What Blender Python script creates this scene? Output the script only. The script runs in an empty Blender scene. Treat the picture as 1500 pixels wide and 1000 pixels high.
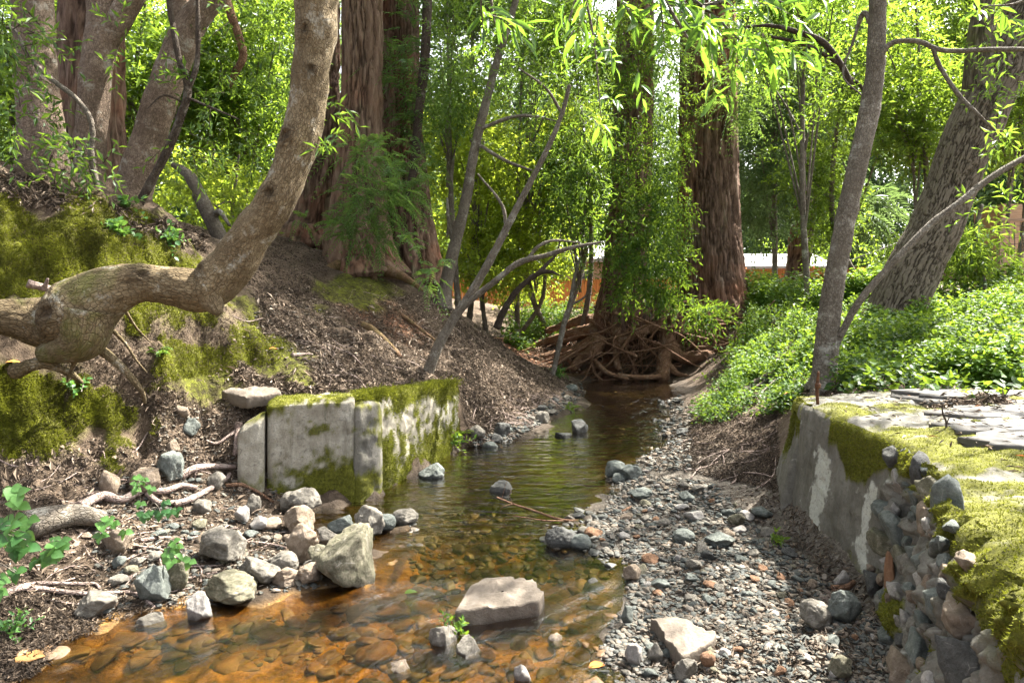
import bpy, math, random
import numpy as np
from mathutils import Vector

SC = bpy.context.scene
COL = SC.collection
R_ = math.radians
CAMZ, F, HZ = 1.6, 1000.0, 430.0

# ------------------------------------------------------------------ numpy tools
def rs(seed): return np.random.default_rng(seed)
def nrm(v):
    return v / np.maximum(np.linalg.norm(v, axis=-1, keepdims=True), 1e-9)
def _hash(ix, iy, iz):
    h = (ix.astype(np.int64) * 374761393 + iy.astype(np.int64) * 668265263 + iz.astype(np.int64) * 2147483647 + 1013904223) & 0xFFFFFFFF
    h = ((h ^ (h >> 13)) * 1274126177) & 0xFFFFFFFF
    h = ((h ^ (h >> 16)) * 2246822519) & 0xFFFFFFFF
    return ((h ^ (h >> 15)) & 0xFFFFFF) / float(0xFFFFFF) * 2 - 1
def vnoise(p):
    p = np.asarray(p, float); i = np.floor(p); f = p - i; i = i.astype(np.int64)
    f = f * f * f * (f * (f * 6 - 15) + 10)
    x, y, z = i[..., 0], i[..., 1], i[..., 2]; fx, fy, fz = f[..., 0], f[..., 1], f[..., 2]
    r = 0
    for dx in (0, 1):
        for dy in (0, 1):
            for dz in (0, 1):
                w = (fx if dx else 1 - fx) * (fy if dy else 1 - fy) * (fz if dz else 1 - fz)
                r = r + w * _hash(x + dx, y + dy, z + dz)
    return r
def fbm(p, o=4, g=.5):
    p = np.asarray(p, float); a, r = 1.0, 0
    for k in range(o):
        r = r + a * vnoise(p + 17.3 * k); p = p * 2.03; a *= g
    return r
def sstep(a, b, x):
    t = np.clip((x - a) / (b - a), 0, 1); return t * t * (3 - 2 * t)
def P(px, py, Y): return np.array([(px - 750) / F * Y, Y, CAMZ + (HZ - py) / F * Y])

class MB:
    """collects vertices, quads, triangles and per-vertex attributes of one mesh object"""
    def __init__(s): s.v = []; s.q = []; s.t = []; s.n = 0; s.a = {}
    def add(s, v, q=None, t=None, **at):
        v = np.asarray(v, float).reshape(-1, 3); k = len(v)
        if q is not None and len(q): s.q.append(np.asarray(q, np.int64).reshape(-1, 4) + s.n)
        if t is not None and len(t): s.t.append(np.asarray(t, np.int64).reshape(-1, 3) + s.n)
        for n, d in at.items():
            d = np.asarray(d, float)
            if d.ndim == 0: d = np.full(k, float(d))
            s.a.setdefault(n, []).append((s.n, d))
        s.v.append(v); s.n += k
    def build(s, name, mat, parent=None, smooth=True, loc=None):
        me = bpy.data.meshes.new(name)
        v = np.concatenate(s.v) if s.v else np.zeros((0, 3))
        if loc is not None: v = v - np.asarray(loc)
        me.vertices.add(len(v)); me.vertices.foreach_set('co', v.astype(np.float32).ravel())
        q = np.concatenate(s.q) if s.q else np.zeros((0, 4), np.int64)
        t = np.concatenate(s.t) if s.t else np.zeros((0, 3), np.int64)
        me.loops.add(q.size + t.size)
        me.loops.foreach_set('vertex_index', np.concatenate([q.ravel(), t.ravel()]).astype(np.int32))
        me.polygons.add(len(q) + len(t))
        st = np.concatenate([np.arange(len(q)) * 4, q.size + np.arange(len(t)) * 3]).astype(np.int32)
        me.polygons.foreach_set('loop_start', st)
        me.polygons.foreach_set('use_smooth', np.full(len(q) + len(t), bool(smooth)))
        for n, parts in s.a.items():
            if parts[0][1].ndim == 1:
                arr = np.zeros(len(v), np.float32); at = me.attributes.new(n, 'FLOAT', 'POINT'); key = 'value'
            else:
                arr = np.zeros((len(v), 3), np.float32); at = me.attributes.new(n, 'FLOAT_VECTOR', 'POINT'); key = 'vector'
            for off, d in parts: arr[off:off + len(d)] = d
            at.data.foreach_set(key, arr.ravel())
        me.update(calc_edges=True); me.validate()
        me.materials.append(mat)
        o = bpy.data.objects.new(name, me); COL.objects.link(o)
        if loc is not None: o.location = loc
        if parent is not None:
            o.parent = parent
            if loc is None: o.matrix_parent_inverse = parent.matrix_basis.inverted()
        return o

def tag(o, label=None, cat=None, group=None, kind=None):
    if label: o['label'] = label
    if cat: o['category'] = cat
    if group: o['group'] = group
    if kind: o['kind'] = kind
    return o
def thing(name, label, cat, loc, group=None):
    o = bpy.data.objects.new(name, None); COL.objects.link(o); o.empty_display_size = .2
    o.location = [float(c) for c in loc]
    return tag(o, label, cat, group)

# ------------------------------------------------------------------ materials
class NT:
    def __init__(s, name):
        s.m = bpy.data.materials.new(name); s.m.use_nodes = True; s.t = s.m.node_tree; s.t.nodes.clear()
        s.out = s.n('ShaderNodeOutputMaterial')
    def n(s, ty, **kw):
        nd = s.t.nodes.new(ty)
        for k, val in kw.items():
            if k.startswith('i_'):
                key = k[2:]; key = int(key) if key.isdigit() else key.replace('_', ' ')
                s.set(nd.inputs[key], val)
            else: setattr(nd, k, val)
        return nd
    def set(s, inp, val):
        if hasattr(val, 'is_output') or isinstance(val, bpy.types.NodeSocket): s.t.links.new(val, inp)
        elif isinstance(val, bpy.types.Node): s.t.links.new(val.outputs[0], inp)
        else:
            if isinstance(val, (tuple, list)) and len(val) == 3 and inp.type == 'RGBA': val = (*val, 1)
            inp.default_value = val
    def attr(s, name, vec=False):
        a = s.n('ShaderNodeAttribute', attribute_name=name); return a.outputs['Vector' if vec else 'Fac']
    def pos(s): return s.n('ShaderNodeNewGeometry').outputs['Position']
    def objc(s): return s.n('ShaderNodeTexCoord').outputs['Object']
    def scale(s, v, sc):
        return s.n('ShaderNodeMapping', i_Vector=v, i_Scale=sc).outputs[0]
    def noise(s, v, sc, det=5, rough=.6, dist=0):
        return s.n('ShaderNodeTexNoise', i_Vector=v, i_Scale=sc, i_Detail=det, i_Roughness=rough, i_Distortion=dist).outputs[0]
    def voro(s, v, sc, feat='F1', out='Distance', rnd=1):
        return s.n('ShaderNodeTexVoronoi', feature=feat, i_Vector=v, i_Scale=sc, i_Randomness=rnd).outputs[out]
    def ramp(s, f, stops):
        r = s.n('ShaderNodeValToRGB', i_Fac=f); e = r.color_ramp.elements
        while len(e) < len(stops): e.new(.5)
        for k, (p, c) in enumerate(stops):
            e[k].position = p; e[k].color = (*c, 1) if len(c) == 3 else c
        return r.outputs[0]
    def fr(s, f, a, b):
        return s.n('ShaderNodeMapRange', i_Value=f, i_1=a, i_2=b).outputs[0]
    def mix(s, f, a, b, mode='MIX'):
        m = s.n('ShaderNodeMix', data_type='RGBA', blend_type=mode)
        s.set(m.inputs[0], f); s.set(m.inputs[6], a); s.set(m.inputs[7], b); return m.outputs[2]
    def math(s, op, a, b=0.0, c=False):
        m = s.n('ShaderNodeMath', operation=op, use_clamp=c); s.set(m.inputs[0], a); s.set(m.inputs[1], b); return m.outputs[0]
    def bump(s, h, st=.5, d=.02, normal=None):
        b = s.n('ShaderNodeBump', i_Strength=st, i_Distance=d, i_Height=h)
        if normal is not None: s.set(b.inputs['Normal'], normal)
        return b.outputs[0]
    def prin(s, col, rough=.8, normal=None, spec=.3, **kw):
        p = s.n('ShaderNodeBsdfPrincipled'); s.set(p.inputs['Base Color'], col); s.set(p.inputs['Roughness'], rough)
        p.inputs['Specular IOR Level'].default_value = spec
        if normal is not None: s.set(p.inputs['Normal'], normal)
        for k, val in kw.items(): s.set(p.inputs[k.replace('_', ' ')], val)
        return p.outputs[0]
    def done(s, sh):
        s.t.links.new(sh, s.out.inputs[0]); return s.m

def leaf_mat(name, dark, light, trans, tf=.45, rough=.42, spec=.4):
    m = NT(name); t = m.attr('tint')
    col = m.mix(t, dark, light)
    tc = m.mix(t, tuple(c * .55 for c in trans), trans)
    p = m.prin(col, rough, spec=spec)
    tr = m.n('ShaderNodeBsdfTranslucent', i_Color=tc).outputs[0]
    mx = m.n('ShaderNodeMixShader', i_0=tf); m.set(mx.inputs[1], p); m.set(mx.inputs[2], tr)
    return m.done(mx.outputs[0])

def bark_mat(name, kind, pale=None):
    m = NT(name); b = m.attr('bark', True)
    if kind == 'redwood':
        f1 = m.noise(m.scale(b, (14, 14, 1.7)), 1, 7, .68, .6)
        f2 = m.noise(m.scale(b, (45, 45, 5)), 1, 6, .75, .4)
        big = m.noise(b, .9, 4, .6)
        h = m.math('ADD', f1, m.math('MULTIPLY', f2, .5))
        col = m.ramp(m.fr(h, .45, 1.05), [(0, (.02, .012, .008)), (.35, (.085, .052, .036)), (.65, (.19, .125, .09)), (1, (.3, .235, .185))])
        if pale: col = m.ramp(m.fr(h, .45, 1.05), [(p_, c_) for p_, c_ in zip((0, .35, .65, 1), pale)])
        rust = m.ramp(m.fr(h, .45, 1.05), [(0, (.03, .013, .008)), (.4, (.16, .065, .036)), (1, (.33, .16, .09))])
        col = m.mix(m.fr(big, .5, .7) if not pale else m.math('MULTIPLY', m.fr(big, .55, .7), .6), col, rust)
        lich = m.noise(m.scale(b, (3, 3, .6)), 1.2, 6, .7)
        col = m.mix(m.math('MULTIPLY', m.fr(lich, .57, .72), .55), col, (.2, .23, .13))
        rd = m.fr(m.attr('ridge'), .02, .4); col = m.mix(m.math('MULTIPLY', m.math('SUBTRACT', 1, rd), .75), col, (.014, .009, .006))
        return m.done(m.prin(col, .9, m.bump(h, 1.0, .05), .15))
    if kind == 'oak':
        d = m.attr('ridge')
        f2 = m.noise(m.scale(b, (30, 30, 14)), 1, 6, .7)
        col = m.ramp(d, [(0, (.03, .023, .015)), (.3, (.066, .053, .037)), (.8, (.115, .094, .067)), (1, (.165, .139, .102))])
        col = m.mix(m.math('MULTIPLY', m.fr(f2, .3, .75), .7), col, (.07, .06, .045))
        mossy = m.math('MULTIPLY', m.fr(m.noise(b, 2.2, 6, .7), .5, .68), m.attr('moss'))
        col = m.mix(mossy, col, (.085, .1, .02))
        return m.done(m.prin(col, .92, m.bump(f2, .9, .02), .15))
    # bay / tanoak: grey brown, finely checked, pale lichen blotches
    chk = m.voro(m.scale(b, (38, 38, 20)), 1.5, 'DISTANCE_TO_EDGE')
    f2 = m.noise(m.scale(b, (42, 42, 20)), 1, 6, .72)
    f1 = m.noise(b, 3.5, 6, .65)
    base = {'bay': [(.0, (.045, .032, .017)), (.4, (.13, .095, .052)), (.75, (.235, .185, .11)), (1, (.4, .35, .26))],
            'rosy': [(.0, (.05, .036, .026)), (.4, (.155, .112, .08)), (.75, (.275, .21, .155)), (1, (.43, .36, .28))],
            'slim': [(.0, (.05, .04, .03)), (.4, (.13, .11, .085)), (.75, (.22, .195, .16)), (1, (.4, .38, .33))],
            'root': [(.0, (.045, .024, .014)), (.4, (.15, .082, .048)), (.75, (.28, .17, .105)), (1, (.42, .3, .21))],
            'drift': [(.0, (.1, .07, .06)), (.4, (.24, .18, .15)), (.75, (.38, .3, .26)), (1, (.52, .44, .4))],
            'dark': [(.0, (.02, .014, .01)), (.4, (.055, .04, .03)), (.75, (.1, .08, .06)), (1, (.18, .15, .12))]}[kind]
    col = m.ramp(m.fr(m.math('ADD', m.math('MULTIPLY', f1, .45), m.math('MULTIPLY', f2, .55)), .3, .7), base)
    crk = m.fr(chk, 0, .12)
    col = m.mix(m.math('MULTIPLY', m.math('SUBTRACT', 1, crk), .55), col, base[0][1])
    li = m.noise(b, 7, 5, .7)
    col = m.mix(m.math('MULTIPLY', m.fr(li, .57, .66), .5 if kind in ('bay', 'slim', 'rosy') else .15), col, (.42, .42, .36))
    col = m.mix(m.math('MULTIPLY', m.attr('knot'), .8), col, (.035, .024, .014))
    pb = m.noise(m.scale(b, (1, 1, .6)), 2.6, 5, .65); col = m.mix(m.math('MULTIPLY', m.fr(pb, .52, .66), .55), col, base[1][1])
    mo = m.math('MULTIPLY', m.attr('moss'), m.fr(m.noise(b, 5, 6, .75), .42, .6))
    col = m.mix(mo, col, (.1, .12, .015))
    h = m.math('ADD', m.math('MULTIPLY', f2, .8), m.math('MULTIPLY', crk, .35))
    return m.done(m.prin(col, .9, m.bump(h, .9, .022), .2))

M = {}
for k in ('redwood', 'oak', 'bay', 'rosy', 'slim', 'root', 'drift', 'dark'): M[k] = bark_mat('bark_' + k, k)
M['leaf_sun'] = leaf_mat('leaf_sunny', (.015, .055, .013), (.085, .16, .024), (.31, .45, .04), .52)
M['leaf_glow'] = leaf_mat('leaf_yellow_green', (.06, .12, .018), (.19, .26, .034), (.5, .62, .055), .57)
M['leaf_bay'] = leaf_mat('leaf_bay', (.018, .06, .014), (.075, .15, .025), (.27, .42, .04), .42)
M['leaf_near'] = leaf_mat('leaf_near', (.012, .055, .01), (.06, .14, .02), (.22, .4, .035), .45, .35)
M['leaf_redwood'] = leaf_mat('leaf_redwood', (.03, .085, .025), (.09, .18, .04), (.26, .4, .06), .42, .5)
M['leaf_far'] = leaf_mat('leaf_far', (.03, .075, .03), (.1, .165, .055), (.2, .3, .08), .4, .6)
M['leaf_ivy'] = leaf_mat('leaf_ivy', (.014, .048, .011), (.08, .16, .022), (.27, .4, .032), .38, .5, .22)
M['leaf_bramble'] = leaf_mat('leaf_bramble', (.022, .085, .022), (.085, .19, .045), (.22, .4, .06), .33, .45)
M['moss_fuzz'] = leaf_mat('moss_fuzz', (.04, .04, .011), (.165, .18, .02), (.23, .25, .022), .33, .75, .08)
def litter_mat():
    m = NT('leaf_litter'); t = m.attr('tint')
    col = m.ramp(t, [(0, (.014, .01, .007)), (.4, (.058, .042, .029)), (.65, (.13, .097, .068)), (.88, (.27, .21, .155)), (.97, (.42, .35, .28)), (1, (.48, .18, .035))])
    return m.done(m.prin(col, .75, spec=.2))
M['litter'] = litter_mat()

def ground_mat():
    m = NT('forest_ground'); p = m.pos()
    n1 = m.noise(p, 2.2, 8, .68); n2 = m.noise(p, 24, 8, .72); n3 = m.noise(p, 90, 4, .7)
    dirt = m.ramp(m.fr(m.math('ADD', m.math('MULTIPLY', n1, .5), m.math('MULTIPLY', n2, .5)), .32, .68),
                  [(0, (.028, .019, .012)), (.45, (.085, .06, .04)), (.8, (.14, .103, .072)), (1, (.22, .17, .125))])
    red = m.mix(m.math('MULTIPLY', m.attr('red'), m.fr(n1, .3, .6)), dirt, (.26, .115, .06))
    bedc = m.ramp(m.fr(m.math('ADD', m.math('MULTIPLY', n2, .6), m.math('MULTIPLY', m.noise(p, 7, 6, .7), .4)), .35, .65),
                  [(0, (.045, .022, .006)), (.5, (.26, .135, .03)), (1, (.5, .29, .08))])
    bedd = m.ramp(m.fr(n2, .35, .65), [(0, (.006, .005, .003)), (1, (.04, .028, .012))])
    bed = m.mix(m.attr('amber'), bedd, bedc)
    col = m.mix(m.attr('bed'), red, bed)
    grav = m.ramp(m.fr(m.math('ADD', m.math('MULTIPLY', n2, .6), m.math('MULTIPLY', n3, .4)), .36, .64),
                  [(0, (.03, .024, .018)), (.5, (.12, .1, .08)), (1, (.26, .24, .2))])
    col = m.mix(m.attr('gravel'), col, grav)
    mossc = m.ramp(m.fr(m.math('ADD', m.math('MULTIPLY', n2, .6), m.math('MULTIPLY', m.noise(p, 6, 5, .6), .4)), .35, .65),
                   [(0, (.022, .018, .007)), (.35, (.055, .05, .011)), (.6, (.09, .095, .012)), (1, (.17, .18, .018))])
    col = m.mix(m.attr('moss'), col, mossc)
    wet = m.attr('wet'); col = m.mix(m.math('MULTIPLY', wet, .6), col, (.018, .013, .008))  # damp soil by the water; on the root clod it paints hollow shade
    h = m.math('ADD', m.math('MULTIPLY', n2, .7), m.math('MULTIPLY', n3, .35))
    return m.done(m.prin(col, m.math('SUBTRACT', .9, m.math('MULTIPLY', wet, .35)), m.bump(h, 1.0, .05), .2))
M['ground'] = ground_mat()

def stone_mat(name, cols, vein=.25, tinted=False):
    m = NT(name); p = m.objc() if not tinted else m.pos()
    info = m.n('ShaderNodeObjectInfo').outputs['Random']
    off = m.n('ShaderNodeVectorMath', operation='ADD'); m.set(off.inputs[0], p)
    cmb = m.n('ShaderNodeCombineXYZ'); m.set(cmb.inputs[0], m.math('MULTIPLY', info, 37)); m.set(cmb.inputs[1], m.math('MULTIPLY', info, 91))
    m.set(off.inputs[1], cmb.outputs[0]); q = off.outputs[0]
    n1 = m.noise(q, 2.4 if not tinted else 16, 8, .7); n2 = m.noise(q, 11 if not tinted else 70, 6, .75)
    f = m.fr(m.math('ADD', m.math('MULTIPLY', n1, .6), m.math('MULTIPLY', n2, .4)), .3, .7)
    if tinted:
        t = m.attr('tint')
        c = m.ramp(t, [(0, (.035, .042, .04)), (.3, (.092, .1, .09)), (.5, (.145, .13, .102)), (.7, (.2, .15, .105)), (.85, (.25, .215, .175)), (.93, (.36, .32, .28)), (1, (.4, .2, .055))])
        col = m.mix(f, m.mix(.7, c, (.025, .024, .02)), m.mix(.15, c, (.02, .02, .02)))
    else:
        col = m.ramp(f, [(0, cols[0]), (.5, cols[1]), (1, cols[2])])
        if vein:
            v = m.voro(q, 1.1, 'DISTANCE_TO_EDGE'); w = m.math('MULTIPLY', m.math('MULTIPLY', m.fr(v, .02, .0), vein), m.fr(n1, .5, .6))
            col = m.mix(m.math('MULTIPLY', m.fr(m.noise(q, 30, 3, .8), .55, .7), .35), col, cols[0])
            col = m.mix(w, col, (.5, .48, .44))
    z = m.n('ShaderNodeSeparateXYZ'); m.set(z.inputs[0], m.pos())
    wet = m.fr(m.math('ADD', z.outputs[2], m.math('MULTIPLY', m.noise(m.pos(), 18), .04)), .055, .025)
    col = m.mix(m.math('MULTIPLY', wet, .55), col, (.02, .017, .012))
    rough = m.math('SUBTRACT', .82, m.math('MULTIPLY', wet, .45))
    if not tinted:
        dust = m.n('ShaderNodeSeparateXYZ'); m.set(dust.inputs[0], m.n('ShaderNodeNewGeometry').outputs['Normal'])
    return m.done(m.prin(col, rough, m.bump(m.math('ADD', n2, n1), .7, .02 if not tinted else .006), .3))
M['redwood_pale'] = bark_mat('bark_redwood_pale', 'redwood', ((.045, .029, .02), (.125, .08, .055), (.2, .138, .096), (.29, .22, .165)))
M['s_grey'] = stone_mat('stone_grey', ((.045, .04, .032), (.14, .127, .104), (.28, .255, .215)))
M['s_blue'] = stone_mat('stone_blue', ((.04, .046, .041), (.108, .12, .107), (.21, .222, .198)))
M['s_tan'] = stone_mat('stone_tan', ((.08, .058, .04), (.185, .142, .1), (.3, .245, .19)))
M['s_slab'] = stone_mat('stone_slab', ((.05, .04, .03), (.11, .09, .07), (.175, .15, .122)), .1)
M['s_rust'] = stone_mat('stone_rust', ((.07, .035, .018), (.17, .09, .048), (.26, .165, .1)), 0)
M['s_amber'] = stone_mat('stone_amber', ((.08, .033, .008), (.32, .155, .036), (.52, .29, .08)), 0)
M['s_white'] = stone_mat('stone_white', ((.14, .128, .115), (.27, .25, .225), (.42, .4, .365)), .4)
M['s_dark'] = stone_mat('stone_dark', ((.025, .025, .022), (.06, .06, .055), (.12, .12, .11)))
M['s_moss'] = stone_mat('stone_mossy', ((.025, .03, .012), (.12, .11, .072), (.29, .265, .2)), .3)
M['gravel'] = stone_mat('gravel_mixed', None, tinted=True)

def concrete_mat(name, c0, c1, c2):
    m = NT(name); p = m.pos()
    n1 = m.noise(p, 3.2, 8, .7); n2 = m.noise(p, 55, 5, .8); n3 = m.noise(m.scale(p, (4, 4, .8)), 2.5, 6, .65)
    col = m.ramp(m.fr(m.math('ADD', m.math('MULTIPLY', n1, .6), m.math('MULTIPLY', n3, .4)), .34, .66), [(0, c0), (.5, c1), (1, c2)])
    col = m.mix(m.math('MULTIPLY', m.fr(n2, .52, .7), .4), col, tuple(c * .35 for c in c0))
    col = m.mix(m.math('MULTIPLY', m.fr(m.noise(p, 9, 8, .75), .58, .66), .5), col, (.07, .065, .055))
    ag = m.voro(p, 70); col = m.mix(m.math('MULTIPLY', m.fr(ag, .28, .12), m.math('MULTIPLY', m.fr(n1, .4, .6), .5)), col, (.09, .085, .075))
    ck = m.voro(m.n('ShaderNodeVectorMath', operation='ADD', i_0=p, i_1=m.n('ShaderNodeTexNoise', i_Vector=p, i_Scale=6.0).outputs[1]).outputs[0], 1.3, 'DISTANCE_TO_EDGE')
    col = m.mix(m.math('MULTIPLY', m.fr(ck, .008, .0), m.math('MULTIPLY', m.fr(n3, .5, .6), .7)), col, (.02, .018, .014))
    col = m.mix(m.math('MULTIPLY', m.fr(m.noise(m.scale(p, (5, 5, .5)), 2, 6, .7), .52, .68), .55), col, (.075, .068, .045))
    pl = m.attr('plaster')
    col = m.mix(m.math('MULTIPLY', pl, m.fr(n2, .25, .5)), col, (.46, .46, .4))
    mc = m.ramp(m.fr(n2, .3, .7), [(0, (.03, .032, .006)), (1, (.15, .15, .016))])
    col = m.mix(m.attr('moss'), col, mc)
    return m.done(m.prin(col, .9, m.bump(m.math('ADD', n2, m.math('MULTIPLY', n1, .6)), .7, .02), .2))
M['conc_pale'] = concrete_mat('concrete_pale', (.13, .112, .083), (.26, .24, .19), (.38, .36, .3))
M['conc_grey'] = concrete_mat('concrete_grey', (.085, .08, .065), (.16, .15, .125), (.24, .23, .2))
M['mortar'] = concrete_mat('mortar', (.085, .075, .06), (.2, .183, .15), (.36, .335, .285))

def simple_mat(name, c0, c1, sc=8, rough=.8, stretch=(1, 1, 1), bump=.3, spec=.3, metal=0):
    m = NT(name); p = m.scale(m.objc(), stretch); n = m.noise(p, sc, 6, .65)
    return m.done(m.prin(m.mix(m.fr(n, .3, .7), c0, c1), rough, m.bump(n, bump, .01), spec, Metallic=metal))
M['fence'] = simple_mat('cedar_fence', (.3, .1, .025), (.55, .22, .06), 4, .7, (6, 6, .6))
M['rust'] = simple_mat('rusty_iron', (.03, .015, .008), (.12, .05, .02), 40, .85)
M['house'] = simple_mat('house_siding', (.26, .19, .13), (.34, .26, .18), 3, .8)
M['roof'] = simple_mat('pale_roof', (.2, .2, .195), (.3, .295, .285), 6, .7)
M['trim'] = simple_mat('white_trim', (.7, .7, .68), (.8, .8, .78), 6, .6)
M['glass'] = simple_mat('window_glass', (.05, .07, .08), (.09, .11, .12), 2, .1, bump=0, spec=.6)
M['deckwood'] = simple_mat('deck_wood', (.2, .13, .08), (.36, .26, .18), 6, .8, (1, 8, 8))
M['wire'] = simple_mat('dark_wire', (.03, .03, .035), (.06, .06, .065), 30, .5)
M['flag'] = simple_mat('flagstone', (.05, .047, .042), (.135, .127, .115), 5, .85, bump=.6)
M['cable'] = simple_mat('pale_cable', (.5, .5, .48), (.65, .65, .62), 20, .6)

def water_mat():
    m = NT('creek_water'); p = m.pos(); fl = m.attr('flow', True)
    st = m.noise(m.scale(fl, (26, 5, 1)), 1, 5, .6, .6)
    rp = m.noise(m.scale(fl, (9, 4.5, 1)), 1, 3, .5, .4)
    ri = m.attr('riffle')
    fine = m.noise(m.scale(fl, (48, 17, 1)), 1, 4, .65, .8)
    cr = m.noise(m.scale(fl, (2.6, 10, 1)), 1, 3, .5, .6); cr = m.math('MULTIPLY', cr, m.math('SUBTRACT', 1, m.math('MULTIPLY', ri, .85)))
    st = m.math('ADD', m.math('MULTIPLY', st, .6), m.math('MULTIPLY', cr, 7.0))
    h = m.math('ADD', m.math('MULTIPLY', st, .22), m.math('ADD', m.math('MULTIPLY', rp, .55), m.math('MULTIPLY', fine, m.math('MULTIPLY', ri, .28))))
    nb = m.bump(h, .42, .03)
    fre = m.n('ShaderNodeFresnel', i_IOR=1.55); m.set(fre.inputs['Normal'], nb)
    gl = m.n('ShaderNodeBsdfGlossy', i_Color=(1, 1, 1), i_Roughness=.015); m.set(gl.inputs['Normal'], nb)
    tr = m.n('ShaderNodeBsdfTransparent', i_Color=(.76, .63, .36))
    mx = m.n('ShaderNodeMixShader'); m.set(mx.inputs[0], m.math('MULTIPLY', fre.outputs[0], 1.7, True)); m.set(mx.inputs[1], tr.outputs[0]); m.set(mx.inputs[2], gl.outputs[0])
    foam = m.n('ShaderNodeBsdfDiffuse', i_Color=(.75, .77, .78))
    ff = m.math('MULTIPLY', m.attr('foam'), m.fr(fine, .5, .75))
    m2 = m.n('ShaderNodeMixShader'); m.set(m2.inputs[0], ff); m.set(m2.inputs[1], mx.outputs[0]); m.set(m2.inputs[2], foam.outputs[0])
    return m.done(m2.outputs[0])
M['water'] = water_mat()

# ------------------------------------------------------------------ terrain
CP = []
def cp(*l):
    for px, py, Y in l: CP.append(P(px, py, Y))
def cw(*l):
    for p in l: CP.append(np.array(p, float))
# lower left rubble bank and mossy bank
cp((0, 900, 3.15), (0, 830, 3.5), (0, 760, 3.9), (200, 800, 3.95), (200, 700, 4.6), (300, 645, 5.2), (330, 600, 5.5), (100, 690, 4.4), (0, 700, 4.2),
   (300, 760, 4.55), (400, 760, 4.65), (450, 830, 3.95), (330, 860, 3.7), (130, 890, 3.45), (0, 600, 4.4), (0, 555, 4.5), (100, 610, 4.62), (190, 640, 4.8), (230, 570, 5.0), (0, 520, 4.6),
   (0, 400, 4.9), (0, 310, 5.2), (0, 255, 5.6), (150, 285, 5.8), (250, 325, 6.2), (300, 375, 6.5), (200, 390, 5.6), (200, 470, 5.3), (250, 520, 5.2), (300, 545, 5.25),
   (330, 470, 5.8), (385, 500, 6.0), (430, 525, 6.2), (300, 585, 5.35), (400, 578, 5.5), (480, 562, 5.8), (590, 558, 6.9), (450, 480, 7.0), (400, 425, 7.5),
   (400, 375, 9), (340, 362, 9.0), (500, 405, 9.3), (450, 358, 10.5), (560, 430, 9.3), (560, 480, 8.3), (600, 520, 7.8), (640, 548, 7.5), (700, 565, 7.9), (760, 572, 9), (700, 612, 7.6),
   (690, 640, 7.2), (760, 602, 8.6), (700, 525, 8.9), (640, 445, 10.2), (700, 475, 10.8), (755, 530, 10.8), (830, 558, 12.0), (600, 400, 11), (810, 556, 10.6), (660, 480, 9.3))
cw((-1.9, 5.35, .62), (-1.2, 5.5, .8), (-.75, 6.9, .7), (-.9, 6.2, .76), (-1.5, 6, .82))
cw((-3.4, 3.0, .5), (-4.2, 3.6, 1.2), (-4.4, 2, 1.3), (-6, 1, 2.2), (-4.6, 4.6, 2.1), (-5.2, 6, 2.75), (-6, 8, 3.0), (-3.9, 7.2, 2.5), (-5, 9.5, 2.7), (-3.6, 9.0, 2.35), (-8, 4, 3.2), (-9, 12, 3.3), (-5, 14, 2.2), (-3, 15, 1.9),
   (-14, 20, 3.6), (-6, 20, 2.2), (-1.2, 14, .9), (-.3, 16, .7), (-25, 40, 6), (-20, 8, 4.2), (-8, -3, 2.5), (-3, -2, .4), (-2.6, 1.2, .12), (-2.3, 2.2, .1))
for t in np.linspace(0, 1, 7):      # behind and before the concrete blocks
    bx, by = -1.19 + .63 * t, 5.27 + 1.85 * t
    cw((bx - .22, by + .08, .72 - .1 * t), (bx - .02, by + .01, -.04), (bx + .07, by - .02, -.06), (bx + .2, by - .07, -.1))
for t in np.linspace(0, 1, 4): cw((-1.86 + .64 * t, 5.4 + .1 * t, .72), (-1.86 + .62 * t, 5.12 + .1 * t, .14 - .14 * t), (-1.86 + .62 * t, 5.0 + .1 * t, .13 - .13 * t))
for bx, by in ((1.93, 4.6), (1.91, 4.2), (1.91, 3.7), (1.9, 3.35), (1.78, 2.95), (1.6, 2.55), (1.42, 2.2)):
    cw((bx - .12, by - .02, .1), (bx + .3, by + .05, .66))
# beyond, centre
cp((760, 505, 15), (830, 480, 17), (800, 528, 13.6), (880, 462, 18), (850, 462, 25), (860, 545, 13.0), (870, 490, 14.2), (950, 480, 14.6), (960, 445, 15), (1050, 432, 14.2), (1060, 520, 12.4), (1005, 556, 12.3), (930, 520, 14.2), (1000, 500, 13.9))
# right bank
cp((1050, 562, 10.5), (1010, 592, 9.3), (1100, 540, 9.5), (1150, 560, 8), (1150, 582, 7), (1050, 602, 8), (1010, 645, 7), (1130, 645, 5.8), (1130, 700, 5.1), (1200, 520, 8), (1200, 445, 11), (1100, 425, 14.5),
   (1250, 475, 9.5), (1200, 565, 6.2), (1350, 562, 6), (1500, 545, 6), (1500, 460, 9), (1400, 465, 9), (1500, 430, 14), (1300, 425, 16), (1200, 418, 20), (1500, 420, 20), (1130, 470, 11.5))
# gravel bar
cp((900, 695, 5.98), (1000, 700, 5.5), (1100, 740, 4.7), (1000, 780, 4.4), (1140, 790, 4.25), (950, 850, 3.74), (1100, 850, 3.62), (1270, 845, 3.6), (1000, 930, 3.13), (1200, 930, 3.0), (1300, 960, 2.85), (1100, 990, 2.78))
cw((1.5, 2.2, .08), (1.0, 1.2, .08), (.7, 1.8, .04), (2.35, 4.5, .7), (2.45, 3.4, .7), (2.2, 2.2, .72), (1.9, 1.2, .75), (4, 4, .8), (4, 2, .8), (6, 4.5, .9), (2.5, 5.2, .72), (5, -2, .9), (1.2, -2, .2), (7, 0, 1))
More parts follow.
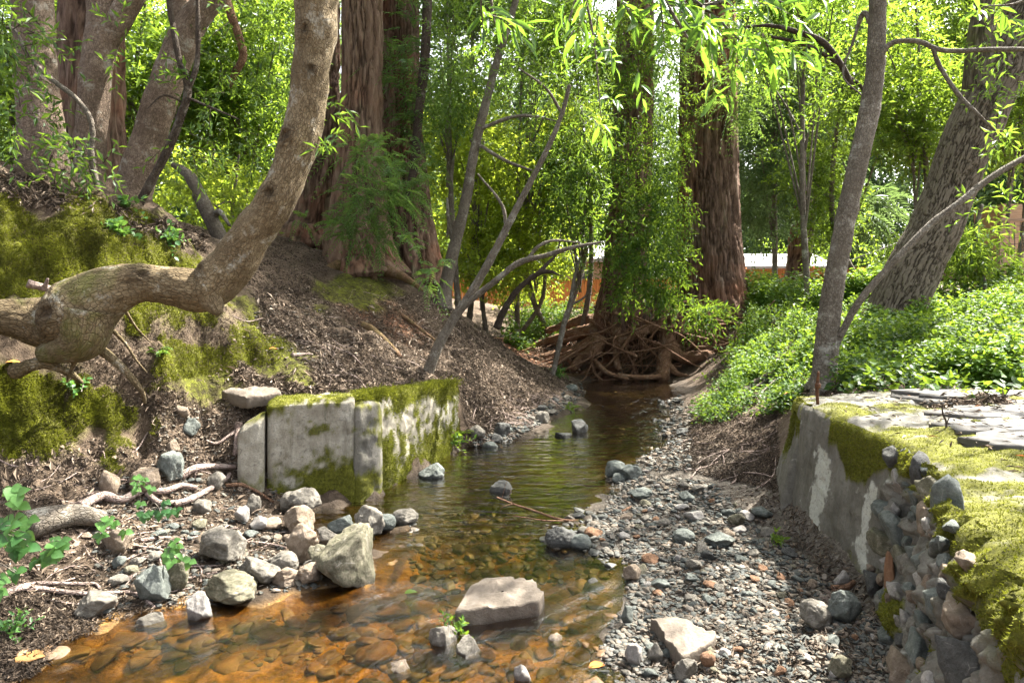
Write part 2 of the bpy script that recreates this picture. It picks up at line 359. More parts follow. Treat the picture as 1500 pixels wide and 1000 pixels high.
# creek edges (z just at the water) and bed
for px, py in ((850, 566), (852, 580), (838, 602), (782, 640), (640, 682), (590, 712), (500, 742), (600, 765), (600, 800), (545, 852), (385, 882), (160, 925), (60, 965),
               (985, 562), (1003, 575), (992, 602), (985, 640), (925, 682), (893, 705), (885, 742), (850, 765), (825, 785), (890, 805), (925, 850), (915, 885), (915, 925), (890, 965), (850, 1000)):
    CP.append(P(px, py, (CAMZ - .005) / (py - HZ) * F))
for px, py, d in ((920, 566, .14), (930, 590, .12), (890, 620, .12), (850, 650, .12), (780, 680, .14), (700, 710, .16), (620, 745, .14), (800, 735, .1), (720, 780, .12), (700, 830, .1), (840, 850, .07), (620, 880, .09), (740, 900, .09), (860, 900, .06),
                  (450, 930, .09), (300, 960, .1), (600, 960, .09), (800, 960, .06), (150, 985, .09)):
    Y = (CAMZ + d) / (py - HZ) * F; CP.append(np.array([(px - 750) / F * Y, Y, -d]))
cw((-1.6, 1.8, -.1), (-.5, 1.6, -.1), (0, .4, -.1), (-1.5, 0, -.1), (-.5, -3, -.1), (1.7, 13.2, -.1), (1.2, 13.4, -.05))
# far ground
cw((0, 40, 1.6), (20, 40, 2.5), (10, 25, 2), (40, 20, 3), (60, 60, 5), (-60, 60, 10), (0, 90, 3), (-50, 10, 7), (60, -10, 3), (-40, -30, 5), (40, -40, 2), (0, -40, 0), (0, 150, 4), (120, 120, 8), (-120, 120, 16), (12, 10, 1.6), (10, 5, 1.2))
CP = np.array(CP)
def _rbf():
    A = np.linalg.norm(CP[:, None, :2] - CP[None, :, :2], axis=-1) + np.eye(len(CP)) * -.02
    n = len(CP); Z = np.zeros((n + 3, n + 3)); Z[:n, :n] = A
    Q = np.c_[np.ones(n), CP[:, :2]]; Z[:n, n:] = Q; Z[n:, :n] = Q.T
    return np.linalg.solve(Z, np.r_[CP[:, 2], 0, 0, 0])
_W = _rbf()
def hraw(x, y):
    sh = np.shape(x); x = np.ravel(x); y = np.ravel(y); out = np.empty(len(x)); n = len(CP)
    for s in range(0, len(x), 60000):
        e = slice(s, s + 60000)
        d = np.sqrt((x[e, None] - CP[None, :, 0]) ** 2 + (y[e, None] - CP[None, :, 1]) ** 2)
        out[e] = d @ _W[:n] + _W[n] + _W[n + 1] * x[e] + _W[n + 2] * y[e]
    return out.reshape(sh)
def hexact(x, y):
    x = np.asarray(x, float); y = np.asarray(y, float); z = hraw(x, y)
    p = np.stack([x, y, np.zeros_like(x)], -1)
    k = sstep(-.05, .6, z)
    bank = sstep(-1.2, -2.6, x) * sstep(7.5, 6, y) * k
    z = z + fbm(p * 1.1, 3) * .06 * k + fbm(p * 4.5 + 9, 4, .55) * (.02 + .03 * k + .05 * bank) + fbm(p * 13 + 3, 2) * (.006 + .012 * bank)
    return z
_LY = np.linspace(math.log(.8), math.log(60), 680); _UU = np.linspace(-1.3, 1.3, 700)
def _table():
    Yt, Ut = np.meshgrid(np.exp(_LY), _UU, indexing='ij'); return hexact(Ut * (Yt + .9), Yt)
_HT = _table()
def h(x, y):
    x = np.asarray(x, float); y = np.asarray(y, float); ok = (y > .81) & (y < 59) & (np.abs(x) < 1.29 * (np.abs(y) + .9))
    a = (np.log(np.clip(y, .81, 59)) - _LY[0]) / (_LY[1] - _LY[0]); b = (np.clip(x / (np.clip(y, .81, 59) + .9), -1.29, 1.29) - _UU[0]) / (_UU[1] - _UU[0])
    i = np.clip(a.astype(int), 0, len(_LY) - 2); j = np.clip(b.astype(int), 0, len(_UU) - 2); a = a - i; b = b - j
    r = (_HT[i, j] * (1 - a) + _HT[i + 1, j] * a) * (1 - b) + (_HT[i, j + 1] * (1 - a) + _HT[i + 1, j + 1] * a) * b
    if np.ndim(r) and not ok.all(): r[~ok] = hexact(x[~ok], y[~ok])
    return r
def hn(x, y, e=.03):
    zx = (h(x + e, y) - h(x - e, y)) / (2 * e); zy = (h(x, y + e) - h(x, y - e)) / (2 * e)
    return nrm(np.stack([-zx, -zy, np.ones_like(zx)], -1))
def G(px, py, y0=1.6, y1=40.0):
    """point of the ground seen at a pixel of the photograph"""
    Y = np.exp(np.linspace(math.log(y0), math.log(y1), 900))
    x = (px - 750) / F * Y; z = CAMZ + (HZ - py) / F * Y
    d = z - h(x, Y); i = np.argmax(d < 0)
    if d[i] >= 0: i = len(Y) - 1
    return np.array([x[i], Y[i], float(h(x[i:i + 1], Y[i:i + 1])[0])])

def moss_at(x, y, z):
    """moss on the left bank: the steep faces below and above the bent trunk"""
    px = 750 + x / np.maximum(y, .1) * F; py = HZ - (z - CAMZ) / np.maximum(y, .1) * F
    p = np.stack([x, y, z], -1)
    n = fbm(p * 2.3 + 5, 4, .55)
    def blob(cx, cy, cz, rx, ry, rz): return 1.0 - np.sqrt(((x - cx) / rx) ** 2 + ((y - cy) / ry) ** 2 + ((z - cz) / rz) ** 2)
    a = np.maximum.reduce([blob(-3.6, 4.95, 1.95, 1.0, .9, .6), blob(-2.75, 5.8, 1.75, 1.1, .8, .6), blob(-2.3, 5.6, 1.1, .5, .6, .42), blob(-2.1, 5.9, 1.05, .42, .6, .3),
                           blob(-3.1, 4.6, .8, .75, .45, .36), blob(-3.9, 4.4, .8, .7, .6, .5), blob(-2.0, 9.0, 1.7, .4, 1.2, .35)])
    n2 = fbm(p * 9 + 2, 3)
    return sstep(-.15, .5, a + .12 + n * .5 + n2 * .2)

def build_ground():
    rows = np.concatenate([np.linspace(-6, .75, 14), np.exp(_LY), np.exp(np.linspace(math.log(63), math.log(420), 22))])
    us = np.concatenate([np.linspace(-6, -1.35, 22), _UU, np.linspace(1.35, 6, 22)])
    Yg, U = np.meshgrid(rows, us, indexing='ij'); X = U * (np.maximum(Yg, 0.2) + .9)
    far = sstep(150, 400, np.hypot(X, Yg)); Z = np.zeros_like(X); inner = np.zeros(X.shape, bool); inner[14:14 + len(_LY), 22:22 + len(_UU)] = True
    Z[inner] = _HT.ravel(); Z[~inner] = hexact(X[~inner], Yg[~inner]); Z = Z * (1 - far) + 4 * far
    nr, nc = X.shape; idx = np.arange(nr * nc).reshape(nr, nc)
    q = np.stack([idx[:-1, :-1], idx[:-1, 1:], idx[1:, 1:], idx[1:, :-1]], -1).reshape(-1, 4)
    x, y, z = X.ravel(), Yg.ravel(), Z.ravel()
    p = np.stack([x, y, z], -1)
    bed = sstep(.03, -.02, z + fbm(p * 6, 3) * .015)
    amber = sstep(4.6, 3.5, y + fbm(p * 2, 3) * .3)
    grav = sstep(.3, .18, z) * sstep(-.3, .2, x - (np.interp(y, [1, 3, 4, 5, 6, 8, 12], [-.1, .3, .5, .6, .7, 1.5, 2]))) * sstep(6.6, 5.2, y + fbm(p * 2, 2) * .5)
    red = sstep(.35, .6, sstep(1.5, .2, np.hypot((x - 1.0) / 1.6, (y - 14.2) / 1.8)) + .25 * fbm(p, 3)) + .7 * sstep(1, .2, np.hypot((x + 1.6) / .8, (y - 8.6) / .8))
    mb = MB(); mb.add(p, q, bed=bed, amber=amber, gravel=grav, red=np.clip(red, 0, 1), moss=moss_at(x, y, z), wet=sstep(.13, .03, z + fbm(p * 5, 3) * .03) * (1 - bed))
    return tag(mb.build('ground', M['ground']), kind='structure')
build_ground()

def build_water():
    ys = np.exp(np.linspace(math.log(.9), math.log(14.2), 420)); us = np.linspace(-1.1, .75, 380)
    Yg, U = np.meshgrid(ys, us, indexing='ij'); X = U * (Yg * .9 + .6)
    # centre line of the stream gives flow coordinates
    cy = [0, 2.8, 3.3, 3.8, 4.5, 5.2, 6, 7, 8.5, 10, 12, 14]; cx = [-1.2, -.9, -.6, -.1, -.1, -.1, 0, .5, 1.3, 1.7, 2.1, 1.9]
    flx = X - np.interp(Yg, cy, cx)
    z0 = hraw(X, Yg)
    p = np.stack([flx * 1.6, Yg, 0 * X], -1)
    rif = np.clip(sstep(2.4, 3.0, Yg) * sstep(4.7, 4.0, Yg) + .5 * sstep(7.5, 9, Yg) * sstep(12.5, 11, Yg), 0, 1)
    Z = .0 + fbm(p * np.array([5, 3, 1]), 3) * (.002 + .004 * rif)
    foam = sstep(.15, .75, fbm(p * np.array([3, 1.6, 1]) + 4, 4)) * rif * sstep(.3, 0, np.abs(Yg - 3.7 - .25 * flx)) * .2
    nr, nc = X.shape; idx = np.arange(nr * nc).reshape(nr, nc)
    q = np.stack([idx[:-1, :-1], idx[:-1, 1:], idx[1:, 1:], idx[1:, :-1]], -1).reshape(-1, 4)
    low = (z0.ravel() < .07) & (X.ravel() < 3.2)
    q = q[low[q].any(1)]
    used = np.unique(q); rem = -np.ones(nr * nc, np.int64); rem[used] = np.arange(len(used))
    mb = MB(); mb.add(np.stack([X, Yg, Z], -1).reshape(-1, 3)[used], rem[q], riffle=rif.ravel()[used], foam=foam.ravel()[used],
                      flow=np.stack([flx, Yg, 0 * X], -1).reshape(-1, 3)[used])
    return tag(mb.build('water', M['water']), kind='structure')
build_water()

# ------------------------------------------------------------------ tubes, stones, leaves
def catmull(pts, n):
    pts = np.asarray(pts, float); k = len(pts)
    if k == 2: return pts[0] + (pts[1] - pts[0]) * np.linspace(0, 1, n)[:, None]
    e = np.vstack([2 * pts[0] - pts[1], pts, 2 * pts[-1] - pts[-2]])
    seg = np.linalg.norm(np.diff(pts[:, :3], axis=0), axis=1); cum = np.r_[0, np.cumsum(seg)]; s = np.linspace(0, cum[-1], n)
    i = np.clip(np.searchsorted(cum, s, 'right') - 1, 0, k - 2); t = ((s - cum[i]) / np.maximum(seg[i], 1e-9))[:, None]
    p0, p1, p2, p3 = e[i], e[i + 1], e[i + 2], e[i + 3]
    return .5 * (2 * p1 + (p2 - p0) * t + (2 * p0 - 5 * p1 + 4 * p2 - p3) * t * t + (3 * p1 - p0 - 3 * p2 + p3) * t ** 3)

def tube(mb, pts, rad, sides=12, n=None, kind='bay', seed=0, moss=0.0, rough=1.0, cap=True, knots=()):
    """bark-covered limb along a curve; real relief for the kind of bark"""
    pr = np.c_[np.asarray(pts, float), np.asarray(rad, float)]
    L = np.linalg.norm(np.diff(pr[:, :3], axis=0), axis=1).sum()
    if n is None: n = max(6, int(L / max(pr[:, 3].mean() * .5, .01)))
    n = min(n, 900); c = catmull(pr, n); r = np.maximum(c[:, 3], .0008); c = c[:, :3]
    T = nrm(np.gradient(c, axis=0)); N = np.zeros_like(T)
    a = np.array([1., 0, 0]) if abs(T[0, 0]) < .8 else np.array([0, 1., 0])
    N[0] = nrm(a - T[0] * a.dot(T[0]))
    for i in range(1, n):
        N[i] = nrm(N[i - 1] - T[i] * N[i - 1].dot(T[i]))
    B = np.cross(T, N)
    ang = np.linspace(0, 2 * math.pi, sides, endpoint=False)
    s = np.r_[0, np.cumsum(np.linalg.norm(np.diff(c, axis=0), axis=1))]
    r0 = r.mean()
    ca, sa = np.cos(ang), np.sin(ang)
    bark = np.stack([np.broadcast_to(ca * r0, (n, sides)), np.broadcast_to(sa * r0, (n, sides)), np.broadcast_to(s[:, None], (n, sides))], -1) + seed * 3.7
    rr = np.broadcast_to(r[:, None], (n, sides)).copy(); ridge = np.zeros((n, sides))
    if kind == 'redwood':
        fl = fbm(bark * np.array([3.2, 3.2, .22]) / max(r0, .1) * .35, 3); ridge = np.clip(np.abs(fbm(bark * np.array([15, 15, 1.25]) + .25 * fbm(bark * 3, 2)[..., None], 4, .6)) * 1.6, 0, 1)
        rr *= 1 + .14 * fl * rough; rr += (ridge - .5) * .06 * rough * min(1, r0 / .3)
        rr += .012 * rough * fbm(bark * np.array([45, 45, 3]), 2)
    elif kind == 'oak':
        w = bark + .03 * fbm(bark * 5, 2)[..., None]
        f = fbm(w * np.array([38, 38, 4.0]), 4, .6); ridge = np.clip(np.abs(f) * 3.4, 0, 1)
        rr *= 1 + .06 * fbm(bark * 1.6, 3); rr += (ridge - .6) * .03
    else:
        rr *= 1 + rough * (.07 * fbm(bark * 2.2 / max(r0 * 4, .2), 3)); rr += rough * min(r0 * .06, .006) * fbm(bark * np.array([22, 22, 9]), 3)
    kn = np.zeros((n, sides))
    for f_, dirv, rk, amp in knots:      # branch scars: fraction of the length, direction they face, radius, height
        i0 = int(f_ * (n - 1)); dv = np.array(dirv, float); a0 = math.atan2(dv @ B[i0], dv @ N[i0]); da = (ang - a0 + math.pi) % (2 * math.pi) - math.pi
        dd = np.sqrt(((s - s[i0])[:, None] * .85) ** 2 + (r[i0] * da[None]) ** 2) * (1 + .25 * fbm(bark * 14, 2))
        rr = rr + amp * np.exp(-(dd / rk) ** 2) - amp * 1.3 * np.exp(-(dd / (rk * .42)) ** 2) + amp * .18 * np.sin(dd / rk * 16) * np.exp(-(dd / rk) ** 2)
        kn = np.maximum(kn, np.exp(-(dd / (rk * .75)) ** 2))
    v = c[:, None] + (N[:, None] * ca[None, :, None] + B[:, None] * sa[None, :, None]) * rr[..., None]
    idx = np.arange(n * sides).reshape(n, sides); nx = np.roll(idx, -1, 1)
    q = np.stack([idx[:-1], nx[:-1], nx[1:], idx[1:]], -1).reshape(-1, 4)
    V = v.reshape(-1, 3); t = None; bk = bark.reshape(-1, 3); rg = ridge.ravel(); kn = kn.ravel()
    if cap:
        V = np.vstack([V, c[0], c[-1] + T[-1] * r[-1] * .5]); k = n * sides
        t = np.vstack([np.stack([nx[0], idx[0], np.full(sides, k)], -1), np.stack([idx[-1], nx[-1], np.full(sides, k + 1)], -1)])
        bk = np.vstack([bk, bark[0].mean(0), bark[-1].mean(0)]); rg = np.r_[rg, .3, .3]; kn = np.r_[kn, 0, 0]
    ms = moss(V) if callable(moss) else moss
    mb.add(V, q, t, bark=bk, ridge=rg, moss=ms, **({'knot': kn} if len(knots) else {}))
    return c
def pxpath(l): return np.array([P(a, b, Y) for a, b, Y, w in l]), np.array([w / 2 / F * Y for a, b, Y, w in l])

_ICO = {}
def ico(sub):
    if sub in _ICO: return _ICO[sub]
    t = (1 + 5 ** .5) / 2
    v = [(-1, t, 0), (1, t, 0), (-1, -t, 0), (1, -t, 0), (0, -1, t), (0, 1, t), (0, -1, -t), (0, 1, -t), (t, 0, -1), (t, 0, 1), (-t, 0, -1), (-t, 0, 1)]
    f = [(0, 11, 5), (0, 5, 1), (0, 1, 7), (0, 7, 10), (0, 10, 11), (1, 5, 9), (5, 11, 4), (11, 10, 2), (10, 7, 6), (7, 1, 8), (3, 9, 4), (3, 4, 2), (3, 2, 6), (3, 6, 8), (3, 8, 9), (4, 9, 5), (2, 4, 11), (6, 2, 10), (8, 6, 7), (9, 8, 1)]
    v = [tuple(nrm(np.array(a, float))) for a in v]
    for _ in range(sub):
        c = {}; nf = []
        def mid(a, b):
            k = (min(a, b), max(a, b))
            if k not in c: c[k] = len(v); v.append(tuple(nrm((np.array(v[a]) + np.array(v[b])) / 2)))
            return c[k]
        for a, b, d in f:
            x, y, z = mid(a, b), mid(b, d), mid(d, a); nf += [(a, x, z), (b, y, x), (d, z, y), (x, y, z)]
        f = nf
    _ICO[sub] = (np.array(v), np.array(f)); return _ICO[sub]
def rock_shape(seed, sub=3, angular=.5, rough=.1):
    v, f = ico(sub); g = rs(seed); v = v.copy()
    d = np.ones(len(v))
    if angular > 0:
        for _ in range(int(6 + angular * 10)):
            n = nrm(g.normal(size=3) * np.array([1, 1, 1.3])); c = g.uniform(.42, .84) + (1 - angular) * .18
            dt = v @ n; d = np.minimum(d, np.where(dt > .05, c / np.maximum(dt, .05), 9))
    v = v * d[:, None]
    v = v * (1 + rough * fbm(v * 1.6 + seed * 5.1, 3) + rough * .45 * fbm(v * 5 + seed, 3))[:, None]
    v /= np.abs(v).max(0); return v, f

def frames(d, up):
    """rotation frames: y along d, z near up"""
    d = nrm(d); x = nrm(np.cross(d, up)); z = np.cross(x, d); return np.stack([x, d, z], -1)
def leaf_tmpl(kind):
    if kind == 'far': return np.array([(0, 0, 0), (-.5, .45, .1), (0, 1, -.05), (.5, .45, .1)], float), np.array([(0, 1, 2), (0, 2, 3)]), None
    if kind == 'near':
        ys = (.0, .22, .5, .78, 1.0); ws = (.03, .36, .5, .32, .0); v = []; q = []; t = []
        for y, w in zip(ys, ws): v += [(-w, y, .16 * w - .28 * y * y), (0, y, -.28 * y * y), (w, y, .16 * w - .28 * y * y)]
        for k in range(4):
            a = 3 * k; q += [(a, a + 1, a + 4, a + 3), (a + 1, a + 2, a + 5, a + 4)]
        return np.array(v), None, np.array(q)
    if kind == 'ovate':
        v = [(0, 0, 0), (-.38, .2, .08), (-.5, .45, .1), (-.3, .78, .03), (0, 1, -.1), (.3, .78, .03), (.5, .45, .1), (.38, .2, .08), (0, .5, 0)]
        return np.array(v), np.array([(8, i, (i + 1) % 8) for i in range(8)][::-1]), None
TM = {k: leaf_tmpl(k) for k in ('far', 'near', 'ovate')}
def put(mb, tm, pos, fr, ln, wd, tint):
    v, t, q = TM[tm]; n = len(pos); k = len(v)
    loc = v[None] * np.stack([wd, ln, ln], -1)[:, None]
    V = np.einsum('nij,nkj->nki', fr, loc) + pos[:, None]
    off = (np.arange(n) * k)[:, None, None]
    mb.add(V.reshape(-1, 3), None if q is None else (q[None] + off).reshape(-1, 4), None if t is None else (t[None] + off).reshape(-1, 3), tint=np.repeat(tint, k))
def leafy(mb, base, dirs, L, nl, ll, lw, g, tm='far', droop=.2, ang=(.5, 1.25), tint=(0, 1), hang=.15, stem=None):
    """twigs (base, dirs) each carrying nl leaves"""
    n = len(base); dirs = nrm(dirs); L = np.broadcast_to(L, (n,)) * g.uniform(.7, 1.25, n)
    t = (np.arange(nl) + .6) / nl
    ax = base[:, None] + dirs[:, None] * (L[:, None] * t)[..., None]
    ax[..., 2] -= (droop * L)[:, None] * t * t
    u = nrm(np.cross(dirs, nrm(g.normal(size=(n, 3))))); w = np.cross(dirs, u)
    ph = np.arange(nl) * 2.4 + g.uniform(0, 6, n)[:, None] + g.normal(0, .4, (n, nl))
    side = u[:, None] * np.cos(ph)[..., None] + w[:, None] * np.sin(ph)[..., None]
    a = g.uniform(*ang, (n, nl))[..., None]
    d = dirs[:, None] * np.cos(a) + side * np.sin(a); d[..., 2] -= hang
    up = g.normal(0, .55, (n, nl, 3)); up[..., 2] += 1
    N = n * nl; ln = ll * g.uniform(.65, 1.2, N); base_t = np.clip(g.uniform(*tint, n)[:, None] + g.normal(0, .16, (n, nl)), 0, 1).ravel()
    put(mb, tm, ax.reshape(-1, 3), frames(d.reshape(-1, 3), up.reshape(-1, 3)), ln, lw * ln / ll * g.uniform(.8, 1.2, N), base_t)
    if stem is not None:
        e = dirs * L[:, None]; tip = base + e; tip[:, 2] -= droop * L
        midp = base + e * .5; midp[:, 2] -= droop * L * .25
        o = u * .004
        V = np.stack([base - o, base + o, midp - o * .7, midp + o * .7, tip], 1)
        off = (np.arange(n) * 5)[:, None, None]
        stem.add(V.reshape(-1, 3), (np.array([[0, 1, 3, 2]])[None] + off).reshape(-1, 4), (np.array([[2, 3, 4]])[None] + off).reshape(-1, 3),
                 bark=V.reshape(-1, 3), moss=0.0, ridge=0.5)
def clump_twigs(c, r, n, g, gap=.0, freq=.9, out=.6, down=.08):
    c = np.asarray(c, float); r = np.asarray(r, float)
    d = nrm(g.normal(size=(n, 3))); rad = g.uniform(.15, 1, n) ** .55
    off = d * rad[:, None]; pos = c + off * r
    if gap > -1:
        keep = fbm(pos * freq + c.sum(), 3) > gap - .35
        pos, off = pos[keep], off[keep]
    dr = nrm(off * out + g.normal(0, .6, pos.shape) * np.array([1, 1, .7]) + np.array([0, 0, -down]))
    return pos, dr
def spray(mb, base, dirs, L, g, nb=11, bl=.09, bw=.014, droop=.4, tint=(0, 1)):
    """flat feathery conifer sprays: an axis with two rows of narrow branchlets"""
    n = len(base); dirs = nrm(dirs); L = np.broadcast_to(L, (n,)) * g.uniform(.6, 1.25, n)
    up = nrm(g.normal(0, .3, (n, 3)) + np.array([0, 0, 1.]))
    sd = nrm(np.cross(dirs, up)); t = (np.arange(nb) + .5) / nb
    for sg in (-1, 1):
        ax = base[:, None] + dirs[:, None] * (L[:, None] * t)[..., None]; ax[..., 2] -= (droop * L)[:, None] * t * t
        d = dirs[:, None] * .75 + sg * sd[:, None] + g.normal(0, .12, (n, nb, 3)); d[..., 2] -= .25 + .3 * t[None]
        ln = (bl * (1.15 - .75 * t))[None] * g.uniform(.8, 1.2, (n, nb)) * (L / .35)[:, None] ** .5
        u2 = np.broadcast_to(up[:, None], (n, nb, 3)) + g.normal(0, .25, (n, nb, 3)); tt = np.clip(g.uniform(*tint, n)[:, None] + g.normal(0, .1, (n, nb)), 0, 1)
        put(mb, 'far', ax.reshape(-1, 3), frames(d.reshape(-1, 3), u2.reshape(-1, 3)), ln.ravel(), np.full(n * nb, bw), tt.ravel())


# ------------------------------------------------------------------ trees
def crown_into(mb, specs, g, stem=None):
    """specs: dicts c (px,py,Y) or w (world), r (m), n twigs, and leaf options"""
    for s in specs:
        c = np.array(s['w'], float) if 'w' in s else P(*s['c']); r = s['r']; r = np.array(r if hasattr(r, '__len__') else (r, r, r), float)
        pos, dr = clump_twigs(c, r, s['n'], g, s.get('gap', .1), s.get('freq', 1.1), down=s.get('down', .08))
        if not len(pos): continue
        if s.get('kind') == 'spray':
            spray(mb, pos, dr, s.get('L', .45), g, s.get('nb', 11), s.get('bl', .1), s.get('bw', .016), s.get('droop', .5), s.get('tint', (0, 1)))
        else:
            leafy(mb, pos, dr, s.get('L', .4), s.get('nl', 10), s.get('ll', .095), s.get('lw', .028), g, s.get('tm', 'far'), s.get('droop', .2), tint=s.get('tint', (0, 1)), hang=s.get('hang', .15), stem=stem)
def tree(name, label, cat, limbs, bark, mat, seed, crown=None, leaf='leaf_bay', sides=24, group=None, moss=0.0, rough=1.0, twigs=False, extra=None, n=None):
    """limbs: list of (list of (px,py,Y,width_px)) or (points, radii); first one is the trunk"""
    first = limbs[0]; pts, rad = pxpath(first) if isinstance(first, list) else first
    b = np.array(pts[0], float)
    root = thing(name, label, cat, b, group)
    mb = MB()
    for k, l in enumerate(limbs):
        p, r = pxpath(l) if isinstance(l, list) else l
        tube(mb, p, r, sides if k == 0 else max(8, sides // 2), n if k == 0 else None, bark, seed + k, moss, rough)
    mb.build('trunk', M[mat], root)
    if crown:
        g = rs(seed + 100); cb = MB(); st = MB() if twigs else None
        crown_into(cb, crown, g, st)
        cb.build('crown', M[leaf], root, smooth=False)
        if st and st.n: tag(st.build('twigs', M['dark'], root), kind='stuff')
    return root
C = lambda px, py, Y, r, n, **k: dict(c=(px, py, Y), r=r, n=n, **k)
W = lambda x, y, z, r, n, **k: dict(w=(x, y, z), r=r, n=n, **k)
HI = dict(L=.7, nl=8, ll=.16, lw=.065, gap=.4, freq=1.15)      # unseen high canopy leaves, density and gaps set to dapple the sun

# the bent bay tree
def bent_tree():
    pts, rad = pxpath([(-260, 470, 4.1, 70), (-60, 462, 4.3, 54), (10, 464, 4.4, 54), (70, 470, 4.5, 76), (112, 462, 4.5, 104), (160, 428, 4.5, 78), (212, 415, 4.52, 56), (262, 421, 4.55, 58), (302, 424, 4.6, 66), (336, 392, 4.62, 66), (368, 345, 4.64, 58), (402, 298, 4.65, 56), (427, 245, 4.68, 54), (448, 170, 4.72, 54),
                       (457, 95, 4.75, 55), (464, 20, 4.8, 63), (470, -60, 4.9, 58), (500, -300, 5.1, 48), (560, -560, 5.4, 36)])
    root = thing('bay_tree', 'grey barked tree whose trunk runs level out of the bank and elbows sharply upward', 'tree', pts[3])
    mossf = lambda V: .6 * sstep(-.05, .3, fbm(V * 3, 3)) * sstep(-2.0, -2.9, V[:, 0])
    mb = MB(); tube(mb, pts, rad, 130, 760, 'bay', 3, mossf, knots=[(.385, (0, -1, .3), .06, .035), (.44, (-.6, -1, 0), .075, .04), (.5, (.3, -1, 0), .05, .03), (.535, (-.2, -1, 0), .055, .03), (.585, (.4, -1, 0), .05, .03), (.3, (0, -.7, 1), .07, .02), (.24, (0, -1, .5), .06, .02), (.17, (.1, -1, .2), .09, .035), (.62, (-.7, -1, 0), .04, .025)])
    # burl at the foot, broken stub under the elbow
    q = [P(130, 455, 4.42), P(118, 500, 4.4), P(60, 520, 4.4)]
    tube(mb, q, [.17, .13, .05], 30, 40, 'bay', 5, .5)
    tube(mb, [P(300, 428, 4.56), P(312, 444, 4.53), P(321, 458, 4.5)], [.1, .07, .03], 24, 24, 'bay', 6)
    tube(mb, [P(468, -30, 4.85), P(540, -160, 4.6), P(680, -330, 4.3), P(820, -420, 4.0)], [.09, .06, .04, .02], 12, None, 'bay', 8)
    mb.build('trunk', M['bay'], root)
    def rt(l, Y, w, sd):
        b = MB(); n = len(l); p = [P(x, y, Y + dy) for x, y, dy in l]
        tube(b, p, [w * (1 - .75 * k / (n - 1)) for k in range(n)], 10, 40, 'bay', sd, .1, 1.8); b.build('root', M['bay'], root)
    rt([(140, 505, 0), (160, 522, -.02), (185, 545, -.04), (207, 572, -.02), (212, 590, 0.05)], 4.5, .036, 11)
    rt([(160, 478, 0), (185, 505, .1), (200, 528, .15), (215, 545, .2)], 4.55, .014, 12)
    rt([(125, 508, 0), (112, 525, -.03), (103, 545, 0), (98, 560, .05)], 4.45, .022, 13)
    rt([(20, 545, 0), (60, 532, -.02), (100, 545, .1), (120, 560, .25)], 4.42, .05, 14)
    rt([(175, 440, 0), (200, 480, .25), (230, 510, .5)], 4.6, .012, 15)
    rt([(60, 500, .05), (100, 520, .02), (120, 530, .1)], 4.4, .03, 16)
    cb = MB(); g = rs(31)
    crown_into(cb, [W(-.9, 5.6, 7.6, (1.6, 1.6, 1.1), 160, **HI), W(.4, 4.4, 5.9, (1.3, 1.2, .6), 220, **HI), W(-2.6, 6.2, 7.2, (1.5, 1.5, 1), 350, **HI)], g)
    crown_into(cb, [C(478, 150, 4.9, (.06, .15, .12), 4, L=.22, nl=7, ll=.1, lw=.022, gap=-2), C(485, 205, 4.8, (.04, .1, .06), 4, L=.2, nl=8, ll=.1, lw=.022, gap=-2), C(470, 65, 4.9, (.05, .1, .1), 2, L=.2, nl=6, ll=.09, lw=.022, gap=-2)], g)
    cb.build('crown', M['leaf_bay'], root, smooth=False)
bent_tree()

# trunks on top of the mossy bank
NEARL = dict(L=.3, nl=9, ll=.1, lw=.028, gap=0, freq=2)
tree('bay_tree', 'thick upright trunk on the bank top with an orange scar low on its bark', 'tree',
     [[(64, 290, 7, 76), (60, 200, 7, 62), (52, 100, 7, 54), (47, 0, 7, 52), (35, -120, 7, 48), (20, -420, 7.2, 45), (40, -760, 7.5, 25)]], 'rosy', 'rosy', 20,
     [W(-5, 8.2, 9, (2, 2, 1.3), 350, **HI), C(30, 170, 5.6, (.25, .3, .3), 22, **NEARL), C(115, 235, 5.7, (.3, .3, .15), 24, **NEARL), C(20, 50, 5.6, (.35, .3, .2), 26, **NEARL), C(60, 245, 5.6, (.25, .2, .12), 16, **NEARL)], sides=60, twigs=True)
tree('bay_tree', 'pinkish brown trunk on the bank top swelling where it forks toward the creek', 'tree',
     [[(132, 296, 6.8, 52), (131, 238, 6.8, 41), (135, 170, 6.8, 42), (141, 102, 6.8, 43), (148, 60, 6.8, 48), (150, 15, 6.8, 42), (144, -40, 6.85, 34), (130, -200, 7, 30), (110, -520, 7.2, 20)],
      [(150, 70, 6.8, 34), (170, 35, 6.78, 34), (194, -5, 6.75, 34), (225, -60, 6.7, 30), (290, -190, 6.5, 24), (370, -420, 6, 14)]], 'rosy', 'rosy', 24,
     [W(-3.6, 7.5, 8.6, (1.8, 1.8, 1.1), 320, **HI), C(185, 70, 6.2, (.35, .3, .2), 30, **NEARL)], sides=60)
tree('bay_tree', 'stout finely checked trunk leaning toward the creek above the mossy bank', 'tree',
     [[(190, 300, 7, 58), (206, 240, 7, 48), (229, 165, 7, 45), (256, 90, 7, 44), (284, 30, 7, 42), (322, -20, 7, 34), (380, -140, 6.9, 34), (460, -380, 6.6, 24)],
      [(264, 70, 7, 30), (266, 0, 7.05, 27), (268, -80, 7.1, 30), (280, -300, 7.3, 20)]], 'rosy', 'rosy', 28,
     [W(-2.4, 7.6, 7.6, (1.6, 1.6, 1), 150, **HI), C(360, 70, 7.4, (.5, .4, .35), 55, **NEARL), C(420, 160, 7.6, (.35, .4, .5), 55, **NEARL), C(390, 40, 7.0, (.5, .4, .2), 45, **NEARL), C(380, 215, 7.8, (.4, .3, .2), 36, **NEARL)], sides=60, twigs=True)
